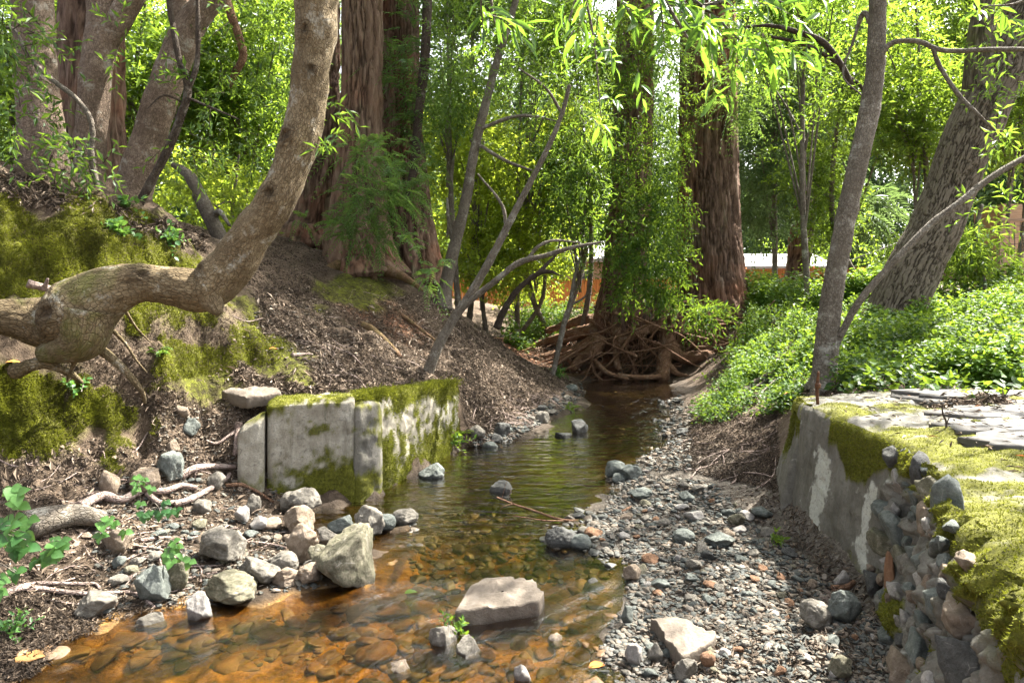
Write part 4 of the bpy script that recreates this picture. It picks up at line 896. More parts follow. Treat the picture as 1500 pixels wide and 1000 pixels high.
hanging_branch('thin dangling spray of narrow yellow-green leaves beside the big bright leaves',
    [[(800, -120, 3.2), (850, -20, 3.2), (870, 60, 3.2), (880, 170, 3.2)], [(850, -20, 3.2), (830, 40, 3.2)]], [(815, -20), (830, 20), (835, 50), (860, 10), (870, 50), (878, 90), (880, 150), (890, 60), (905, 20), (868, 165), (930, 90), (905, 70)], 3.2, 503, .085, (.6, 1), 6, .13)
hanging_branch('leafy twigs hanging at the top right corner before the leaning oak',
    [[(1560, -60, 3.4), (1500, 0, 3.4), (1440, 10, 3.4)]], [(1500, 0), (1470, 5), (1440, 8), (1490, 30)], 3.4, 504, .1, (.2, .9), 6, .18)

# ------------------------------------------------------------------ masonry
def grid_quads(nr, nc):
    i = np.arange(nr * nc).reshape(nr, nc); return np.stack([i[:-1, :-1], i[:-1, 1:], i[1:, 1:], i[1:, :-1]], -1).reshape(-1, 4)
def fuzz(mb, pts, nor, L, g, w=.004, lean=.5):
    n = len(pts); d = nrm(nor + g.normal(0, lean, (n, 3))); s = nrm(np.cross(d, g.normal(size=(n, 3)))); ln = L * g.uniform(.5, 1.4, n)
    V = np.stack([pts - s * w, pts + s * w, pts + d * ln[:, None]], 1).reshape(-1, 3)
    tt = np.clip(.5 + .5 * fbm(pts * 5, 3) + g.normal(0, .2, n), 0, 1)
    mb.add(V, None, np.arange(3 * n).reshape(-1, 3), tint=np.repeat(tt, 3))
def sample_grid(V, nr, nc, wt, n, g):
    """random points on a grid surface, weighted by area times wt"""
    V = V.reshape(nr, nc, 3); a = V[:-1, :-1]; e1 = V[:-1, 1:] - a; e2 = V[1:, :-1] - a; cr = np.cross(e1, e2); ar = np.linalg.norm(cr, axis=-1)
    w = (ar * wt.reshape(nr, nc)[:-1, :-1]).ravel()
    if w.sum() <= 0: return np.zeros((0, 3)), np.zeros((0, 3))
    k = g.choice(len(w), n, p=w / w.sum()); u, v = g.random((2, n))[..., None]
    return a.reshape(-1, 3)[k] + e1.reshape(-1, 3)[k] * u + e2.reshape(-1, 3)[k] * v, nrm(cr.reshape(-1, 3)[k])

def slab_block(mb, A, B, zb, zt, depth, seed, mossf, tilt=.0, rough=.012, res=.014):
    """weathered cast block: front face from A to B (xy), going back by depth"""
    A = np.array(A, float); B = np.array(B, float); L = np.linalg.norm(B - A); d = (B - A) / L; n = np.array([d[1], -d[0]])   # outward
    prof = []
    zt0, zt1 = zt
    m = int((zt0 - zb) / res) + 2; k = int(L / res) + 2; td = int(depth / (res * 2)) + 2
    v = np.r_[np.linspace(0, 1, m), 1 + np.linspace(0, 1, td)[1:]]
    u = np.linspace(0, 1, k); U, Vv = np.meshgrid(u, v, indexing='xy')
    up = np.minimum(Vv, 1); bk = np.maximum(Vv - 1, 0) * depth
    top = zt0 + (zt1 - zt0) * U
    z = zb + (top - zb) * up
    er = .03 * (np.exp(-((1 - up) * (top - zb) / .025) ** 2) * np.exp(-(bk / .03) ** 2))       # worn arris
    es = .022 * (np.exp(-(U * L / .022) ** 2) + np.exp(-((1 - U) * L / .022) ** 2))
    xy = A + (B - A) * U[..., None] - n * (bk + er * .8 + es - tilt * (1 - up))[..., None]
    X = np.concatenate([xy, (z - er * .7 - es * (bk > 0))[..., None]], -1)
    off = rough * (fbm(X * 2.6 + seed, 4) + .6 * fbm(X * 14 + seed, 3)) ; chip = np.minimum(0, fbm(X * 6 + seed * 2, 3) + .55) * .03
    X[..., :2] += n * (off + chip)[..., None]; X[..., 2] += np.where(bk > 0, off, 0)
    # close the two ends by folding a strip backwards
    def endcol(c, s): 
        e = X[:, c].copy(); e[:, :2] -= n * depth; e[:, :2] += d * s * .01; return e
    X = np.concatenate([endcol(0, 1)[:, None], X, endcol(-1, -1)[:, None]], 1)
    nr, nc = X.shape[:2]; P_ = X.reshape(-1, 3); ms = np.clip(mossf(P_), 0, 1)
    mb.add(P_, grid_quads(nr, nc), moss=ms, plaster=0.0); return X, ms
def bank_moss(P_, top, base, drip, seed, low):
    x, z = P_[:, 0], P_[:, 2]; n = fbm(P_ * np.array([6, 6, 5]) + seed, 5, .6); n2 = fbm(np.c_[x * 6, P_[:, 1] * 6, z * 1.6] + seed, 4, .6)
    a = sstep(-.06, .02, z - top(P_) + .07 + drip * n2); b = sstep(.12, -.06, z - base(P_) + .22 * n); s = sstep(.5, .9, n)
    return np.maximum.reduce([a, b * low, s * .9])

def left_blocks():
    g = rs(600)
    # big slab
    top = lambda p: .80 + 0 * p[:, 0]
    r1 = thing('concrete_block', 'large pale upright concrete block with moss at its foot, nearest of the row', 'concrete block', (-1.5, 5.2, 0))
    b = MB(); X, ms = slab_block(b, (-1.83, 5.1), (-1.205, 5.23), -.15, (.79, .81), .35, 2, lambda p: bank_moss(p, top, lambda q: .16 + .12 * sstep(-1.7, -1.3, q[:, 0]), .14, 2, 1.0))
    b.build('block_body', M['conc_pale'], r1)
    f = MB(); p, n = sample_grid(X, *X.shape[:2], ms, 11000, g); fuzz(f, p, np.where((n[:, 1] > 0)[:, None], -n, n), .014, g, .0022); tag(f.build('moss', M['moss_fuzz'], r1, False), kind='stuff')
    # long slab along the water
    r2 = thing('concrete_block', 'long concrete block along the water with a thick cap of bright moss', 'concrete block', (-.9, 6.1, 0))
    zt = lambda p: .8 - .12 * (p[:, 1] - 5.28) / 1.85
    b = MB(); X, ms = slab_block(b, (-1.165, 5.3), (-.56, 7.12), -.15, (.81, .68), .3, 5, lambda p: bank_moss(p, lambda q: zt(q) - .02, lambda q: .2 + .12 * sstep(5.6, 6.6, q[:, 1]), .09, 7, 1.0), .05)
    ms = ms
    tube_b = MB(); b.build('block_body', M['conc_pale'], r2)
    f = MB(); p, n = sample_grid(X, *X.shape[:2], ms, 26000, g); n = np.where((n[:, 0] < 0)[:, None], -n, n); fuzz(f, p, n, .02, g, .003)
    # moss cap cushion along the top edge
    t = np.linspace(0, 1, 5200); g.shuffle(t); q = np.stack([-1.165 + .605 * t, 5.3 + 1.82 * t, .8 - .13 * t], -1) + np.stack([g.normal(-.03, .035, 5200), g.normal(0, .03, 5200), g.normal(-.005, .025, 5200)], -1)
    keep = (fbm(q * 3, 2) > -.25); fuzz(f, q[keep], np.broadcast_to(np.array([.4, -.2, .8]), q[keep].shape), .035, g, .004, .6)
    tag(f.build('moss', M['moss_fuzz'], r2, False), kind='stuff')
    # narrow broken pieces
    r3 = thing('concrete_block', 'short broken concrete block leaning at the near end of the row', 'concrete block', (-1.95, 5.05, 0))
    b = MB(); slab_block(b, (-2.02, 5.02), (-1.84, 5.06), -.1, (.60, .72), .25, 9, lambda p: bank_moss(p, lambda q: .75 + 0 * q[:, 0], lambda q: .1 + 0 * q[:, 0], .05, 4, .8)); b.build('block_body', M['conc_pale'], r3)
    r4 = thing('concrete_post', 'narrow grey concrete post wedged at the joint of the two blocks', 'concrete block', (-1.13, 5.25, 0))
    b = MB(); slab_block(b, (-1.2, 5.235), (-1.02, 5.4), -.15, (.77, .76), .2, 12, lambda p: bank_moss(p, lambda q: .8 + 0 * q[:, 0], lambda q: .14 + 0 * q[:, 0], .1, 6, 1)); b.build('block_body', M['conc_grey'], r4)
left_blocks()

# stone and concrete wall on the right
WP = np.array([(2.02, 4.95), (1.94, 4.6), (1.92, 4.2), (1.91, 3.7), (1.9, 3.35), (1.78, 2.95), (1.6, 2.55), (1.42, 2.2), (1.26, 1.85), (1.1, 1.4), (.98, .9)])
def wall_path(n):
    c = catmull(np.c_[WP, np.zeros(len(WP))], n); return c[:, :2]
def batter(z): return .17 * np.clip(1 - z / .84, 0, 1)
def right_wall():
    g = rs(700)
    root = thing('stone_wall', 'mossy retaining wall of grey concrete and embedded creek stones beside the gravel', 'wall', (2.2, 3.6, 0))
    # mortar core, bulging, full length
    n, m = 520, 150; c = wall_path(n); T = nrm(np.gradient(c, axis=0)); N = np.stack([T[:, 1], -T[:, 0]], -1)   # towards the creek
    N = np.where((N[:, :1] > 0), -N, N)
    s = np.r_[0, np.cumsum(np.linalg.norm(np.diff(c, axis=0), axis=1))]
    zz = np.linspace(-.15, .86, m); S, Z = np.meshgrid(np.arange(n), zz, indexing='ij')
    Y = c[S.astype(int), 1]
    rubble = sstep(3.5, 3.3, Y + .1 * np.sin(Z * 9) + .12 * (Z - .4))
    q = np.stack([c[S, 0], c[S, 1], Z], -1)
    off = (rubble * (.04 * fbm(q * 5, 3) + .04 * fbm(q * 16, 3) - .022) + (1 - rubble) * (.006 * fbm(q * 5, 3) + .004 * fbm(q * 22, 2)) + .08 * (1 - Z / .86) * (1 - rubble))
    off = off + batter(Z) * rubble
    edge = sstep(.8, .9, Z); off = off - .05 * edge * edge
    off += np.where(Y > 4.58, -.03 + .1 * sstep(.9, 0, Z), 0) - .04 * np.exp(-((Y - 4.58) / .012) ** 2)
    V = q.copy(); V[..., 0] += N[S, 0] * off; V[..., 1] += N[S, 1] * off
    wob = .06 * fbm(q * np.array([2, 2, 5]), 3) + .02 * fbm(q * 22, 2)
    pl = sstep(.3, .5, (1.1 * np.exp(-((Y - 4.2 + wob + .1 * (Z - .4)) / .085) ** 2) * sstep(.7, .58, Z) * sstep(.02, .15, Z) + 1.1 * np.exp(-((Y - 3.58 + wob) / .05) ** 2) * sstep(.66, .55, Z) * sstep(.1, .2, Z)) + .3 * fbm(q * 17, 4, .65))
    mo = np.maximum(sstep(.0, .25, (Z - .66) / .2 + .5 * fbm(q * np.array([6, 6, 3]), 4) - .2 + .7 * np.exp(-((Y - 3.65) / .3) ** 2) - (Y > 4.1) * (Y < 4.56) * .9), (1 - rubble) * sstep(.2, .05, Z + .1 * fbm(q * 6, 3)) * sstep(4.1, 3.8, Y))
    mo = np.maximum(mo * (1 - .8 * rubble * (Z < .75)), rubble * sstep(.32, .5, fbm(q * 4 + 7, 3)))
    mo = np.maximum(mo, (Y > 4.6) * sstep(.1, .5, fbm(q * np.array([6, 6, 1.5]), 3) + Z * .7))
    b = MB(); P_ = V.reshape(-1, 3); b.add(P_, grid_quads(n, m), moss=np.clip(mo, 0, 1).ravel(), plaster=np.clip(pl, 0, 1).ravel())
    # far end return
    b.build('concrete_face', M['conc_grey'], root)
    f = MB(); p, nn = sample_grid(V, n, m, np.clip(mo, 0, 1) ** 2, 24000, g); nn = np.where((nn[:, 0] > 0)[:, None], -nn, nn); fuzz(f, p, nn, .011, g, .0022)
    # top: moss carpet, bare concrete strip, bumps
    k = 150; tt = np.linspace(0, 1, k) ** 1.5 * 4.2; S, Tt = np.meshgrid(np.arange(n), tt, indexing='ij')
    dirx = np.stack([np.ones(n), np.full(n, .0)], -1)
    q = np.stack([c[S, 0] + Tt * dirx[S, 0], c[S, 1] + 0 * Tt, 0 * Tt], -1); edge_y = sstep(5.2, 4.9, q[..., 1])
    q[..., 2] = .87 + .018 * fbm(q * 3, 3) + .012 * fbm(q * 11, 3) - .1 * np.exp(-Tt / .018) * (1 + .3 * fbm(q * 8, 2)) + .02 * np.clip(Tt, 0, 1)
    q[..., 2] -= .22 * np.exp(-Tt / .1) * sstep(3.3, 2.5, q[..., 1]) * (1 + .5 * fbm(q * 5, 3)) * .35
    mm = sstep(-.25, .2, fbm(q * 2.1 + 3, 5, .6) + .42 - Tt * .42 + .2 * (q[..., 1] < 3.6) + .25 * fbm(q * 14, 2))
    mm *= 1 - sstep(.0, .2, .12 - np.hypot(q[..., 0] - 1.98, (q[..., 1] - 4.35) * .5))
    b = MB(); b.add(q.reshape(-1, 3), grid_quads(n, k)[:, ::-1], moss=np.clip(mm, 0, 1).ravel(), plaster=0.0); b.build('wall_top', M['conc_grey'], root)
    wt = np.clip(mm, 0, 1) * (np.hypot(q[..., 0], q[..., 1]) < 6) / np.maximum(q[..., 1], 1.5) ** 1.5
    p, nn = sample_grid(q, n, k, wt, 60000, g); nn = np.where((nn[:, 2] < 0)[:, None], -nn, nn); fuzz(f, p, nn, .009, g, .0024, .7)
    tag(f.build('moss', M['moss_fuzz'], root, False), kind='stuff')
    # stones set in the mortar (rubble stretch)
    cand = []; tries = 0
    while len(cand) < 99 and tries < 20000:
        tries += 1; i = int(g.integers(60, n - 30)); y = c[i, 1]
        if not (1.85 < y < 3.42): continue
        z = g.uniform(.02, .84); r = (.03 + .07 * g.random() ** 1.3) * (1 if z < .6 else .85)
        if all((s[i] - a) ** 2 + (z - bz) ** 2 > ((r + br) * .8) ** 2 for a, bz, br, _ in cand): cand.append((s[i], z, r, i))
    mats = ['s_grey', 's_blue', 's_white', 's_tan', 's_moss', 's_blue', 's_tan', 's_dark']
    for kx, (sv, z, r, i) in enumerate(cand):
        v, fc = rock_shape(800 + kx, 3, g.uniform(.7, 1.2), .1); a = g.uniform(-.5, .5); t3 = np.array([T[i, 0], T[i, 1], 0]); n3 = np.array([N[i, 0], N[i, 1], .15]); u3 = np.array([0, 0, 1.])
        w = np.outer(v[:, 0] * math.cos(a) - v[:, 2] * math.sin(a), t3) * r * g.uniform(1.0, 1.35) + np.outer(v[:, 0] * math.sin(a) + v[:, 2] * math.cos(a), u3) * r * g.uniform(.7, 1.1) + np.outer(v[:, 1], n3) * r * .75
        e = batter(z) - r * .22; ctr = np.array([c[i, 0] + N[i, 0] * e, c[i, 1] + N[i, 1] * e, z]); bb = MB(); bb.add(w / r, None, fc)
        o = bb.build('stone', M[mats[int(g.integers(0, 8))]], None, loc=(0, 0, 0)); o.location = ctr; o.scale = (r, r, r); o.parent = root; o.matrix_parent_inverse = root.matrix_basis.inverted()
    # ochre upright sliver
    v, fc = rock_shape(990, 3, .6, .08); bb = MB(); bb.add(v * np.array([.022, .04, .11]), None, fc); o = bb.build('stone', M['s_rust'], None, loc=(0, 0, 0)); o.location = P(1303, 842, 3.15); o.parent = root; o.matrix_parent_inverse = root.matrix_basis.inverted()
    o['label'] = 'upright ochre sliver of stone'
    # rusty rod and thin twig standing on the top
    bb = MB(); tube(bb, [P(1198, 592, 4.42), P(1197, 570, 4.42), P(1199, 545, 4.42)], [.012, .011, .01], 10, 20, 'slim', 4)
    a0 = P(1198, 565, 4.42); tube(bb, [a0 + np.array([0, 0, -.014]), a0 + np.array([0, 0, .014])], [.02, .02], 6, 4, 'slim', 3, 0, 0)
    bb.build('iron_rod', M['rust'], root)
right_wall()
tw = MB(); tube(tw, [P(1386, 637, 3.55), P(1386, 618, 3.55), P(1381, 605, 3.55), P(1380, 590, 3.56)], [.006, .006, .005, .003], 6, 16, 'slim', 9); tube(tw, [P(1386, 622, 3.55), P(1391, 610, 3.55)], [.004, .002], 5, 6, 'slim', 10)
tag(tw.build('dead_twig', M['dark']), 'thin dark twig standing upright in the moss of the wall top', 'twig')
def flagstones():
    g = rs(720)
    spec = [(1445, 592, 4.6, .55, .3, 'long flat grey flagstone at the back of the wall top'), (1490, 612, 4.1, .5, .22, 'flat grey flagstone lying just beyond the mossy carpet'), (1440, 612, 4.0, .3, .16, 'small flat flagstone ringed by moss on the wall top'),
            (1495, 640, 3.6, .42, .2, 'broad flagstone where the moss ends on the wall top'), (1512, 672, 3.25, .3, .18, 'nearest flagstone cut by the edge of the view'), (1400, 592, 4.7, .36, .2, 'worn flagstone nearest the upright twig')]
    for k, (px, py, Y, a, b_, lb) in enumerate(spec):
        c = P(px, py, Y); c[2] = .872 + .02 * min(1, c[0] - 1.9) + .004 * k; m = 15; an = np.linspace(0, 6.283, m, endpoint=False); r = 1 + .16 * g.normal(size=m); r = np.clip(r, .75, 1.25)
        ring = np.stack([np.cos(an) * a * r, np.sin(an) * b_ * r], -1); V = []; rings = 9
        for j in range(rings):
            f = 1 - j / (rings - 1) * .97 if j > 2 else 1.0
            z = [-.04, .0, .008][j] if j < 3 else .01
            V.append(np.c_[ring * f, np.full(m, z)])
        V = np.array(V); V[..., 2] += np.where(np.arange(rings)[:, None] > 0, .006 * fbm(V * 9 + k, 3), 0); nr = rings
        i = np.arange(nr * m).reshape(nr, m); nx = np.roll(i, -1, 1); q = np.stack([i[:-1], nx[:-1], nx[1:], i[1:]], -1).reshape(-1, 4)
        mb = MB(); mb.add(V.reshape(-1, 3), q); o = mb.build('flagstone', M['flag']); o.location = c; tag(o, lb, 'flagstone', 'flagstones on the wall top')
flagstones()

# ------------------------------------------------------------------ stones
_RK = {}
def stone(px, py, w, hh, mat, label, seed, ang=.4, depth=None, sink=.3, group=None, name='stone', rot=None, cat='stone', lift=0.0):
    """px,py = middle of the foot of the stone in the photograph; w,hh its size in pixels"""
    g = rs(seed); b = G(px, py)
    if b[2] < -.01: b = P(px, py, (CAMZ + .0) / (py - HZ) * F); b[2] = max(float(h(b[:1], b[1:2])[0]), -.05)
    Y = b[1]; sx = w / 2 / F * Y; sz = hh / F * Y / (1.6 if sink else 1.4); sy = sx * (depth or g.uniform(.7, 1.0))
    v, f = rock_shape(seed, 4 if w > 34 else 3, ang, .1); mb = MB()
    a = g.uniform(-.35, .35) if rot is None else rot
    tlt = np.array([[math.cos(a), 0, -math.sin(a)], [0, 1, 0], [math.sin(a), 0, math.cos(a)]])
    v = (v @ tlt.T); v = v / np.abs(v).max(0); mb.add(v, None, f)
    o = mb.build(name, M[mat]); o.scale = (sx, sy, sz); o.location = (b[0], Y + sy * .5, max(b[2], -.12) + sz * (1 - sink) + lift); return tag(o, label, cat, group)
def flat_slab(pts, thick, mat, label, name, seed, edge=.012):
    """irregular flat slab from its top outline (world points)"""
    g = rs(seed); pts = np.array(pts); m = 72; n = len(pts); c0 = pts.mean(0)
    seg = np.r_[pts, pts[:1]]; d = np.r_[0, np.cumsum(np.linalg.norm(np.diff(seg, axis=0), axis=1))]; s = np.linspace(0, d[-1], m, endpoint=False)
    ring = np.stack([np.interp(s, d, seg[:, k]) for k in range(3)], -1) - c0; V = []
    for f, z in [(.95, -thick), (1, -thick * .8), (1.005, -thick * .45), (1, -edge), (.985, 0)] + [(1 - .97 * k / 22, 0) for k in range(1, 23)]:
        V.append(ring * np.array([f, f, 1 if f > .98 else f]) + np.array([0, 0, z]))
    V = np.array(V); V = V + .012 * fbm((V + seed) * 5, 3)[..., None] * np.array([1, 1, .7]) + .007 * fbm((V + seed) * 22, 3)[..., None]
    nr = len(V); i = np.arange(nr * m).reshape(nr, m); nx = np.roll(i, -1, 1); q = np.stack([i[:-1], nx[:-1], nx[1:], i[1:]], -1).reshape(-1, 4)
    mb = MB(); mb.add(V.reshape(-1, 3), q); o = mb.build(name, M[mat]); o.location = c0; return tag(o, label, 'stone')
flat_slab([P(668, 893, 3.28), P(690, 856, 3.55), P(715, 843, 3.66), P(768, 842, 3.67), P(796, 867, 3.48), P(789, 880, 3.38)], .15, 's_slab', 'flat pale slab like a step lying across the riffle in midstream', 'stone_slab', 31)
flat_slab([P(954, 903, 3.18), P(972, 900, 3.2), P(1050, 927, 3.02), P(1045, 937, 2.96), P(998, 962, 2.83)], .1, 's_slab', 'triangular flat buff slab lying on the gravel by the water', 'stone_slab', 32)
flat_slab([P(325, 572, 5.45), P(345, 566, 5.6), P(410, 568, 5.6), P(412, 574, 5.45), P(360, 583, 5.3)], .09, 's_slab', 'broken flat slab jutting from the bank behind the concrete blocks', 'stone_slab', 33)
S = stone
S(510, 864, 96, 76, 's_moss', 'large blocky boulder streaked with moss at the water edge', 41, .9, sink=.25, name='boulder')
S(472, 842, 56, 48, 's_moss', 'dark mossy wedge of rock leaning on the blocky boulder', 42, .8)
S(535, 792, 52, 44, 's_grey', 'angular grey rock with a tilted face behind the blocky boulder', 43, .95, rot=.5)
S(500, 782, 44, 30, 's_blue', 'low blue-grey rock beside the tilted angular one', 44)
S(437, 760, 62, 40, 's_grey', 'rounded grey rock at the foot of the largest concrete block', 45, .3)
S(436, 785, 52, 38, 's_tan', 'warm tan sunlit rock just under the rounded grey one', 46, .6)
S(444, 826, 56, 54, 's_tan', 'broad sunlit tan rock with a smooth sloping face', 47, .7, rot=-.4)
S(414, 842, 44, 30, 's_grey', 'smooth egg shaped grey cobble among the pile of rocks', 48, 0)
S(323, 828, 76, 48, 's_grey', 'large cracked grey rock in the middle of the left rubble bank', 49, .4)
S(374, 858, 64, 36, 's_grey', 'flat layered grey rock between the cracked rock and the water', 50, .7)
S(330, 886, 84, 38, 's_moss', 'long greenish grey rock with its foot in the water', 51, .7)
S(286, 905, 42, 44, 's_white', 'pale pointed quartz-veined rock at the water edge', 52, .9, rot=.5)
S(253, 868, 54, 48, 's_moss', 'olive grey boulder behind the pale pointed rock', 53, .6)
S(218, 886, 56, 50, 's_blue', 'blue-grey rock crossed by a white vein near a forked stick', 54, .9)
S(132, 908, 60, 34, 's_grey', 'round grey rock at the lowest end of the rubble bank', 55, .3)
S(207, 722, 54, 36, 's_tan', 'smooth pinkish tan rock below the mossy bank', 56, .2)
S(156, 726, 30, 34, 's_tan', 'brown upright cobble beside the smooth pinkish tan rock', 57, .3)
S(242, 702, 44, 34, 's_blue', 'slaty blue rock leaning behind the driftwood', 58, .7)
S(314, 718, 30, 24, 's_grey', 'round grey cobble tucked under the pale driftwood', 59, .1)
S(167, 812, 54, 40, 's_tan', 'tan rock half covered by leaf litter and bramble', 60, .6)
S(370, 752, 22, 26, 's_grey', 'small upright grey cobble near the end of the dark root', 61, .2)
S(352, 766, 24, 22, 's_white', 'small whitish rock in the dry leaves', 62, .6)
S(295, 752, 30, 20, 's_grey', 'grey cobble below the crossing driftwood', 63, .2)
S(378, 776, 30, 16, 's_white', 'small flat pale rock on the brown litter', 64, .5)
S(416, 860, 42, 24, 's_tan', 'low brown rock wet at its foot under the egg shaped cobble', 65, .3)
S(453, 858, 42, 26, 's_tan', 'low wet tan rock under the dark mossy wedge', 66, .5)
S(218, 912, 44, 22, 's_grey', 'flat wet rock barely out of the water below the veined rock', 67, .4)
S(478, 800, 38, 24, 's_grey', 'grey rock wedged behind the dark mossy wedge', 68, .4)
S(264, 618, 24, 18, 's_tan', 'pale rock stuck in the bare earth of the bank', 69, .5)
S(275, 640, 28, 24, 's_blue', 'bluish rock stuck in the bare earth of the bank', 70, .3)
S(251, 662, 22, 18, 's_tan', 'brown rock at the edge of the lower moss', 71, .3)
S(632, 699, 40, 26, 's_blue', 'bluish rock standing in the water against the long concrete block', 72, .2)
S(592, 768, 40, 20, 's_grey', 'smooth oval grey rock in the shallows beside the pile', 73, 0)
S(562, 778, 36, 22, 's_blue', 'blue-grey shallow rock between the pile and the oval rock', 74, .3)
S(733, 720, 34, 24, 's_dark', 'dark round rock alone in the green reflecting pool', 75, .1)
S(849, 634, 28, 24, 's_dark', 'square brown rock in the upper stream', 76, .6)
S(826, 640, 26, 14, 's_dark', 'low dark rock beside the square one in the upper stream', 77, .2)
S(650, 942, 46, 40, 's_grey', 'greyish lump of rock at the water with a small green plant', 78, .5)
S(687, 956, 40, 34, 's_grey', 'second lump of rock just under the small green plant', 79, .4)
S(582, 980, 40, 26, 's_tan', 'wet tan rock breaking the near water', 80, .5)
S(766, 998, 34, 36, 's_white', 'jagged whitish rock at the bottom edge of the stream', 81, .9)
S(815, 938, 26, 22, 's_tan', 'small pale rock poking out of the amber shallows', 82, .6)
S(540, 998, 50, 16, 's_grey', 'flat grey rock awash at the bottom edge of the stream', 83, .3)
S(1199, 924, 54, 36, 's_grey', 'big smooth grey cobble near the foot of the stone wall', 84, .1)
S(1240, 914, 52, 44, 's_blue', 'big blue-grey cobble touching the dry root fibres', 85, .2)
S(1236, 862, 24, 22, 's_white', 'pale half-round cobble close under the wall', 86, .1)
S(1192, 864, 20, 14, 's_tan', 'small squarish tan cobble near the pale half-round one', 87, .3)
S(1082, 772, 28, 20, 's_moss', 'olive cobble alone in the middle of the gravel bar', 88, .3)
S(1058, 804, 46, 18, 's_blue', 'long flat blue cobble in the middle of the gravel bar', 89, .4)
S(1003, 794, 34, 16, 's_blue', 'oval slate-coloured cobble near the edge of the small inlet', 90, .0)
S(822, 800, 48, 32, 's_dark', 'dark rock at the tip of the gravel bar by the fallen branch', 91, .4)
S(852, 806, 34, 20, 's_blue', 'greenish oval cobble behind the dark rock on the bar tip', 92, 0)
S(870, 788, 28, 12, 's_rust', 'orange cobble among grey ones on the bar tip', 93, .1)
S(902, 700, 30, 22, 's_blue', 'blue-green rock at the upstream head of the gravel bar', 94, .3)
S(924, 702, 36, 18, 's_blue', 'long greenish rock next to the blue-green one at the bar head', 95, .4)
S(940, 730, 36, 14, 's_blue', 'flat green-grey rock on the upper bar', 96, .5)
S(1018, 764, 30, 14, 's_white', 'flat pinkish white stone in the sunlit patch of gravel', 97, .4)
S(927, 852, 28, 22, 's_tan', 'brown wet rock at the mouth of the small inlet', 98, .5)
S(869, 854, 34, 20, 's_dark', 'dark wet rock in the shallows right of the flat slab', 99, .6)
S(969, 864, 30, 14, 's_blue', 'flat pale blue cobble beside the small inlet', 100, .5)
S(928, 976, 28, 32, 's_white', 'white angular rock at the edge of the amber shallows', 101, .7)
S(962, 972, 26, 26, 's_grey', 'grey angular rock next to the white one', 102, .7)
S(1005, 998, 40, 28, 's_grey', 'grey cracked rock below the triangular slab', 103, .6)
S(1040, 980, 26, 22, 's_rust', 'rusty orange cobble below the triangular slab', 104, .2)
S(1236, 994, 40, 28, 's_moss', 'olive flat rock at the bottom near the wall', 105, .6)
S(921, 914, 22, 26, 's_blue', 'upright blue chip of rock left of the triangular slab', 106, .8)
S(715, 905, 36, 20, 's_amber', 'orange rounded rock under the flat midstream slab', 107, .1, sink=.3)
S(1117, 760, 32, 16, 's_blue', 'blue flat cobble near the concrete wall end', 108, .4)
S(700, 645, 30, 20, 's_grey', 'grey rock at the water edge past the long concrete block', 109, .2)
S(735, 640, 26, 20, 's_dark', 'dark rock at the water edge below the littered slope', 110, .3)
S(795, 620, 22, 16, 's_grey', 'pale rock at the bank foot beside the upper stream', 111, .2)
S(718, 655, 24, 14, 's_blue', 'flat pale blue rock lying at the pool edge', 112, .1)

